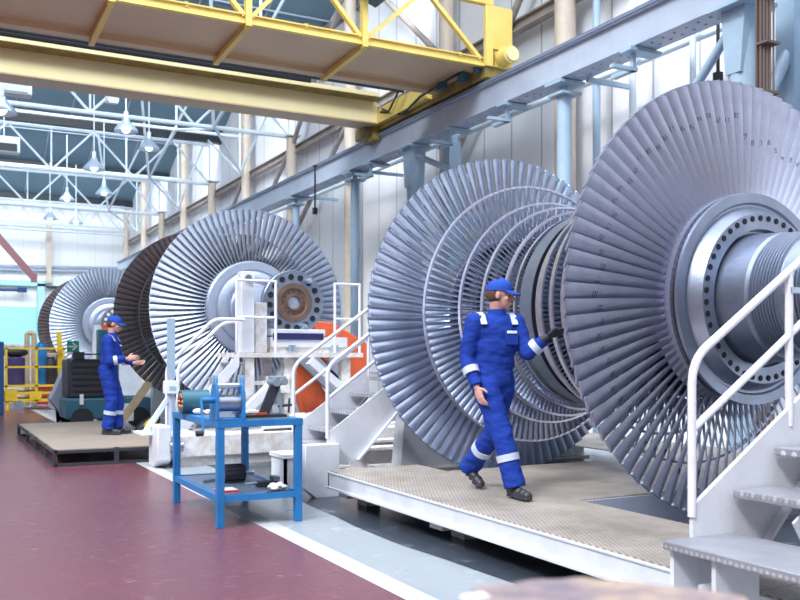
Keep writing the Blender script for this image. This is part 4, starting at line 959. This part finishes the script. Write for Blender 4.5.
# ================================================================== PEOPLE
def remesh(mb, name, mat_, parent, vox, smooth=2, disp=None):
    o = mb.build(name + '_tmp', mat_, None, smooth=0)
    r = o.modifiers.new('r', 'REMESH'); r.mode = 'VOXEL'; r.voxel_size = vox; r.use_smooth_shade = True
    if smooth:
        s = o.modifiers.new('s', 'SMOOTH'); s.factor = .5; s.iterations = smooth
    dg = bpy.context.evaluated_depsgraph_get(); dg.update()
    me = bpy.data.meshes.new_from_object(o.evaluated_get(dg)); me.name = name
    bpy.data.objects.remove(o)
    if disp:
        for vt in me.vertices: vt.co = disp(vt.co, vt.normal)
    for p in me.polygons: p.use_smooth = True
    n = bpy.data.objects.new(name, me); COL.objects.link(n); n.parent = parent; ROOT[n.name] = Matrix.Identity(4)
    return n
def limb(b, pts):
    """pts: list of (pos, radius) joined by tapered tubes with balls"""
    for (p, r), (q, r2) in zip(pts, pts[1:]): b.tube(p, q, r, 16, r2)
    for p, r in pts: b.ball(p, r, 16, 10)
def hand(b, wrist, d, palm_n, side_v, s=1., curl=.35):
    """d = direction of fingers, palm_n = palm facing, side_v = towards the thumb"""
    d = Vector(d).normalized(); n = Vector(palm_n).normalized(); t = Vector(side_v).normalized(); w = Vector(wrist)
    pc = w + d * .05 * s
    rot = Matrix((t, d, n)).transposed()
    b.ball(pc, 1., 14, 10, sc=(.042 * s, .055 * s, .018 * s), rot=rot); b.ball(w + d * .085 * s, 1., 12, 8, sc=(.040 * s, .02 * s, .015 * s), rot=rot)
    for k, (off, ln) in enumerate(((.028, .070), (.010, .080), (-.009, .074), (-.027, .058))):
        base = w + d * .088 * s + t * off * s; p = base; dd = d.copy()
        for j, fr in enumerate((.45, .32, .23)):
            ang = curl * (1 + .25 * k) * (j + .4); dd = (d * math.cos(ang) + n * math.sin(ang)).normalized(); q = p + dd * ln * fr * s
            limb(b, [(p, (.0095 - .001 * j) * s), (q, (.0085 - .001 * j) * s)]); p = q
    p = w + d * .025 * s + t * .03 * s; q = p + (d * .55 + t * .75 + n * .2).normalized() * .038 * s; r = q + (d * .9 + t * .3 + n * .35).normalized() * .03 * s
    limb(b, [(p, .013 * s), (q, .0105 * s), (r, .009 * s)])
def make_person(label, loc, rotz, J, headyaw, headpitch, gloves=None, scale=1., headside=0):
    t = thing('person', label, 'person', loc, rotz, scale=scale)
    V = lambda p: Vector(p)
    # ---- body (skin): head, neck, arms, hands, trunk and legs in one surface
    b = MB()
    hc = V(J['head']); HR = Matrix.Rotation(headyaw, 3, 'Z') @ Matrix.Rotation(headpitch, 3, 'Y')
    hp = lambda x, y, z: hc + HR @ Vector((x, y, z))
    def hb(x, y, z, r, sc=(1, 1, 1)): b.ball(hp(x, y, z), r, 20, 14, sc=sc, rot=HR)
    hb(-.012, 0, .03, .098, (1.0, .80, .98)); hb(.025, 0, -.03, .075, (.95, .80, 1.15)); hb(.06, 0, -.088, .028, (1, 1.1, .8)); hb(.0, 0, -.06, .062, (1, .9, .9))
    hb(.088, 0, .022, .014, (1, 3.0, .8)); hb(.102, 0, -.008, .013, (1, .8, 1.9)); hb(.116, 0, -.026, .0135, (1.1, 1.0, .9)); hb(.097, 0, -.055, .012, (1, 2.0, .6)); hb(.094, 0, -.068, .012, (1, 1.8, .6))
    for s in (-1, 1): hb(-.010, s * .082, -.008, .026, (.8, .4, 1.15)); hb(.062, s * .04, -.022, .024, (.8, 1, .8))
    limb(b, [(hp(-.02, 0, -.05), .056), (V(J['neck']), .058), (V(J['chest']) + Vector((0, 0, .1)), .08)])
    for sd in ('r', 'l'):
        limb(b, [(V(J['sh_' + sd]), .050), (V(J['el_' + sd]), .038), (V(J['wr_' + sd]), .026)])
        g = J['hand_' + sd]
        if not (gloves and sd in gloves): hand(b, J['wr_' + sd], *g)
        limb(b, [(V(J['hip_' + sd]), .08), (V(J['kn_' + sd]), .05), (V(J['an_' + sd]), .036)])
        limb(b, [(V(J['an_' + sd]), .03), (V(J['an_' + sd]).lerp(V(J['to_' + sd]), .6) - Vector((0, 0, .02)), .016)])
    limb(b, [(V(J['chest']), .11), (V(J['pelvis']), .11)]); limb(b, [(V(J['sh_r']), .05), (V(J['sh_l']), .05)]); limb(b, [(V(J['hip_r']), .08), (V(J['hip_l']), .08)])
    remesh(b, 'body', 'skin', t, .0065, 2)
    # ---- coverall
    b = MB(); up = Vector((0, 0, 1)); ch = V(J['chest']); pe = V(J['pelvis']); ax = (V(J['sh_l']) - V(J['sh_r'])).normalized(); fw = ax.cross(up).normalized()
    rot = Matrix((fw, ax, up)).transposed()
    def torso(c, rx, ry, rz): b.ball(c, 1., 20, 14, sc=(rx, ry, rz), rot=rot)
    torso(ch + up * .06, .125, .185, .17); torso(ch - up * .05, .130, .180, .18); torso((ch + pe) / 2, .125, .170, .20); torso(pe + up * .02, .130, .180, .15)
    for sd in ('r', 'l'):
        sh, el, wr = V(J['sh_' + sd]), V(J['el_' + sd]), V(J['wr_' + sd]); cu = el.lerp(wr, .93)
        limb(b, [(ch + up * .13, .07), (sh, .078), (sh.lerp(el, .5), .070), (el, .062), (el.lerp(cu, .5), .056)]); b.tube(el.lerp(cu, .5), cu, .056, 18, .047)
        hi, kn, an = V(J['hip_' + sd]), V(J['kn_' + sd]), V(J['an_' + sd]); low = kn.lerp(an, 1.02)
        limb(b, [(pe, .12), (hi, .112), (hi.lerp(kn, .5), .098), (kn, .084), (kn.lerp(low, .5), .080)]); b.tube(kn.lerp(low, .5), low, .084, 18, .088)
    b.tube(V(J['neck']) - up * .07, V(J['neck']) - up * .0, .09, 18, .068)
    def dsp(co, no):
        w = noise.noise(Vector((co.x * 9, co.y * 9, co.z * 16))) * .010 + noise.noise(Vector((co.x * 22, co.y * 22, co.z * 40))) * .005
        return co + no * w
    cv = remesh(b, 'coverall', 'cover', t, .010, 3, dsp)
    # collar, placket, pocket, badge
    b = MB(); nk = V(J['neck'])
    b.lathe([(-.03, .078), (.02, .070), (.022, .064), (-.03, .066)], (nk.x, nk.y, nk.z), 'z', 24); b.build('collar', 'cover', cv, local=True)
    fr = ch + up * .04; 
    def chestplate(u0, w0, z0, h0, nm, mt, off=.0):
        b = MB(); c = fr + ax * u0 + up * z0; dd = .132 - .35 * u0 * u0 * 1.6 + off
        b.box(c + fw * dd, (.012, w0, h0), rot); b.build(nm, mt, cv, local=True, bevel=.003)
    chestplate(.085, .085, .02, .022, 'name_badge', 'badge', .004); chestplate(.085, .11, -.03, .10, 'pocket', 'cover', -.002)
    # reflective bands: shoulder straps, sleeves and shins
    def band(p, q, f, r, nm='reflective_band', h=.055):
        p = V(p); q = V(q); d = (q - p).normalized(); c = p.lerp(q, f); b = MB()
        b.tube(c - d * h / 2, c + d * h / 2, r, 24, r * .98); b.build(nm, 'tape', cv, local=True)
    for sd in ('r', 'l'):
        band(J['el_' + sd], J['wr_' + sd], J.get('bandf', .18), .068); band(J['kn_' + sd], J['an_' + sd], .42, .092)
        s = -1 if sd == 'r' else 1; sh = V(J['sh_' + sd]); c = sh + up * .052 - ax * s * .045
        b = MB(); pts = [c - fw * .09 - up * .06, c - fw * .05 + up * .01, c + up * .026, c + fw * .05 + up * .006, c + fw * .10 - up * .07]
        for p, q in zip(pts, pts[1:]): b.bar(p, q, .05, .008, up=up)
        b.build('shoulder_band', 'tape', cv, local=True)
    # ---- cap
    b = MB(); vs = []; n = 28; m = 9
    for j in range(m + 1):
        th_ = (math.pi / 2) * j / m
        for i in range(n):
            a = 2 * math.pi * i / n; vs.append(hp(-.012 + .108 * math.cos(a) * math.cos(th_), .088 * math.sin(a) * math.cos(th_), .035 + .098 * math.sin(th_) ** 0.9 + .006 * math.cos(a)))
    b._add(vs, [(j * n + i, j * n + (i + 1) % n, (j + 1) * n + (i + 1) % n, (j + 1) * n + i) for j in range(m) for i in range(n)])
    vs = []; K = 12
    for k in range(K + 1):
        a = R_(-68 + 136 * k / K)
        inn = (-.012 + .104 * math.cos(a), .086 * math.sin(a)); out = (.02 + .150 * math.cos(a * .95) ** .8 if abs(a) < 1.5 else 0, .088 * math.sin(a))
        for (x, y) in (inn, out):
            dz = -.022 if (x, y) == out else 0.
            for zt in (.046, .039): vs.append(hp(x, y, zt + dz + .0 - .9 * y * y))
    fs = []
    for k in range(K):
        o_ = k * 4; fs += [(o_, o_ + 2, o_ + 6, o_ + 4), (o_ + 1, o_ + 5, o_ + 7, o_ + 3), (o_ + 2, o_ + 3, o_ + 7, o_ + 6), (o_, o_ + 4, o_ + 5, o_ + 1)]
    b._add(vs, fs); b.ball(hp(-.012, 0, .134), .009, 10, 6)
    b.build('cap', 'cap', t, local=True, smooth=60)
    # hair under the cap, eyes, mouth
    b = MB(); b.ball(hp(-.034, 0, .006), 1., 20, 14, sc=(.084, .0815, .080), rot=HR); b.build('hair', 'hair', t, local=True, smooth=60)
    for s in (-1, 1):
        MB().ball(hp(.083, s * .031, .004), .0085, 10, 8, sc=(.8, 1.2, .7), rot=HR).build('eye', 'eye', t, local=True)
        b = MB(); b.box(hp(.092, s * .032, .022), (.006, .03, .006), HR); b.build('eyebrow', 'hair', t, local=True)
    MB().ball(hp(.1, 0, -.061), .010, 12, 6, sc=(.6, 2.0, .55), rot=HR).build('mouth', 'lip', t, local=True)
    # ---- boots
    for sd in ('r', 'l'):
        an, to = V(J['an_' + sd]), V(J['to_' + sd]); d = (to - an); dh = Vector((d.x, d.y, 0)).normalized(); heel = an - dh * .05
        pitch = J.get('heel_' + sd, 0.)
        b = MB(); base = an.copy(); sole = an.z - .085
        def loc_(x, z): # rotate about toe by heel pitch
            tx = .19; xx = x - tx; zz_ = z; c_, s_ = math.cos(pitch), math.sin(pitch)
            X_ = tx + xx * c_ + zz_ * s_ * 0 ; Z_ = zz_ * c_ + (-xx) * s_
            return X_, Z_
        toeZ = J.get('toez_' + sd, 0.012)
        def P(x, z): X_, Z_ = loc_(x, z); q_ = an - dh * 0.0; return Vector((an.x + dh.x * X_, an.y + dh.y * X_, toeZ + Z_))
        for x, z, r in ((-.045, .045, .042), (0, .05, .045), (.06, .045, .046), (.12, .035, .047), (.165, .030, .040)): b.ball(P(x, z), r, 14, 10, sc=(1, 1, .95))
        limb(b, [(P(-.01, .06), .050), (P(-.02, .11), .052), (an + (V(J['kn_' + sd]) - an).normalized() * .10, .052)])
        for x, r in ((-.05, .038), (.0, .040), (.06, .043), (.12, .048), (.165, .042)): b.ball(P(x, .008), r, 14, 6, sc=(1.05, 1.05, .3))
        remesh(b, 'boot', 'boot', t, .007, 2)
    if gloves:
        for sd in gloves:
            b = MB(); g = J['hand_' + sd]; hand(b, J['wr_' + sd], *g[:3], 1.22); limb(b, [(V(J['wr_' + sd]), .032), (V(J['wr_' + sd]) - V(g[0]).normalized() * .03, .034)])
            remesh(b, 'glove', 'glove', t, .005, 1)
    return t
J1 = dict(head=(.03, .03, 1.61), neck=(.0, .02, 1.475), chest=(.0, .01, 1.25), pelvis=(-.02, 0, .93),
          sh_r=(-.03, -.175, 1.39), el_r=(-.07, -.225, 1.11), wr_r=(.06, -.21, .87), hand_r=((.45, .05, -.85), (.1, 1, 0), (.85, .1, .45), 1.05),
          sh_l=(.04, .175, 1.39), el_l=(.16, .21, 1.14), wr_l=(.26, .31, 1.26), hand_l=((.05, .92, .40), (-.5, .3, -.7), (.6, -.2, .6), 1.05),
          hip_r=(0, -.085, .87), kn_r=(.16, -.03, .48), an_r=(.25, .02, .095), to_r=(.41, .02, .04),
          hip_l=(-.02, .085, .87), kn_l=(-.12, .06, .47), an_l=(-.46, .04, .16), to_l=(-.30, .05, .04), heel_l=.45, bandf=.45)
make_person('worker in blue coveralls and cap walking on the platform, gloved hand towards the foreground rotor', (4.075, 6.08, .33), R_(-90), J1, R_(52), R_(6), gloves=['l'])
J2 = dict(head=(.06, 0, 1.62), neck=(.02, 0, 1.475), chest=(.0, 0, 1.25), pelvis=(-.03, 0, .93),
          sh_r=(.0, -.18, 1.39), el_r=(.03, -.22, 1.08), wr_r=(.27, -.16, 1.12), hand_r=((1, .1, .12), (0, .9, -.2), (.1, .2, 1), 1.05),
          sh_l=(.02, .18, 1.39), el_l=(.10, .2, 1.10), wr_l=(.33, .10, 1.05), hand_l=((1, 0, .1), (0, -.9, -.2), (.1, -.2, 1), 1.05),
          hip_r=(-.02, -.085, .87), kn_r=(.04, -.09, .49), an_r=(-.02, -.09, .095), to_r=(.14, -.09, .04),
          hip_l=(-.02, .085, .87), kn_l=(.10, .09, .49), an_l=(.08, .1, .095), to_l=(.24, .1, .04), bandf=.35)
make_person('worker in blue coveralls and cap standing on the low staging by the middle rotor', (2.56, 14.55, .225), R_(-22), J2, R_(2), R_(14), scale=1.06)

# ================================================================== LIGHT
w = bpy.data.worlds.new('daylight'); scene.world = w; w.use_nodes = True
N = w.node_tree.nodes; bg = N['Background']; bg.inputs['Strength'].default_value = 1.0
tcw = N.new('ShaderNodeTexCoord'); spw = N.new('ShaderNodeSeparateXYZ'); rw = N.new('ShaderNodeValToRGB'); LW = w.node_tree.links
LW.new(tcw.outputs['Generated'], spw.inputs[0]); LW.new(spw.outputs['Z'], rw.inputs['Fac']); LW.new(rw.outputs['Color'], bg.inputs['Color'])
cr = rw.color_ramp; cr.elements[0].position = 0.; cr.elements[0].color = (.25, .30, .38, 1); cr.elements[1].position = .9; cr.elements[1].color = (2.9, 3.1, 3.4, 1)
e_ = cr.elements.new(.25); e_.color = (.85, .95, 1.12, 1)
def area(name, loc, rot, sx, sy, power, col):
    l = bpy.data.lights.new(name, 'AREA'); l.shape = 'RECTANGLE'; l.size = sx; l.size_y = sy; l.energy = power; l.color = col
    o = bpy.data.objects.new(name, l); COL.objects.link(o); o.location = loc; o.rotation_euler = rot; return o
# daylight falling from the roof glazing of each bay
for i, g in enumerate([9.4] + GUT[:-1]):
    area('skylight', (-1, g + .3, 12.9), (R_(35), 0, 0), 20, 3.2, 1700, (.88, .95, 1.0))
sun = bpy.data.lights.new('sun', 'SUN'); sun.energy = 2.7; sun.angle = R_(12); sun.color = (1, .98, .95)
so = bpy.data.objects.new('sun', sun); COL.objects.link(so); so.rotation_euler = (R_(44), 0, R_(-66))

# ================================================================== CAMERA
cam = bpy.data.cameras.new('camera'); co = bpy.data.objects.new('camera', cam); COL.objects.link(co)
co.location = (0, 0, EYE); co.rotation_euler = (R_(90), 0, -TH)
cam.sensor_width = 36; cam.lens = 36 * F / 800; cam.shift_y = (HY - 300) / 800; cam.clip_end = 300; cam.clip_start = .05
cam.dof.use_dof = True; cam.dof.focus_distance = 7.3; cam.dof.aperture_fstop = 4.0
scene.camera = co
vs_ = scene.view_settings; vs_.view_transform = 'Standard'; vs_.look = 'None'; vs_.exposure = 0.12; vs_.gamma = 1; vs_.use_curve_mapping = False
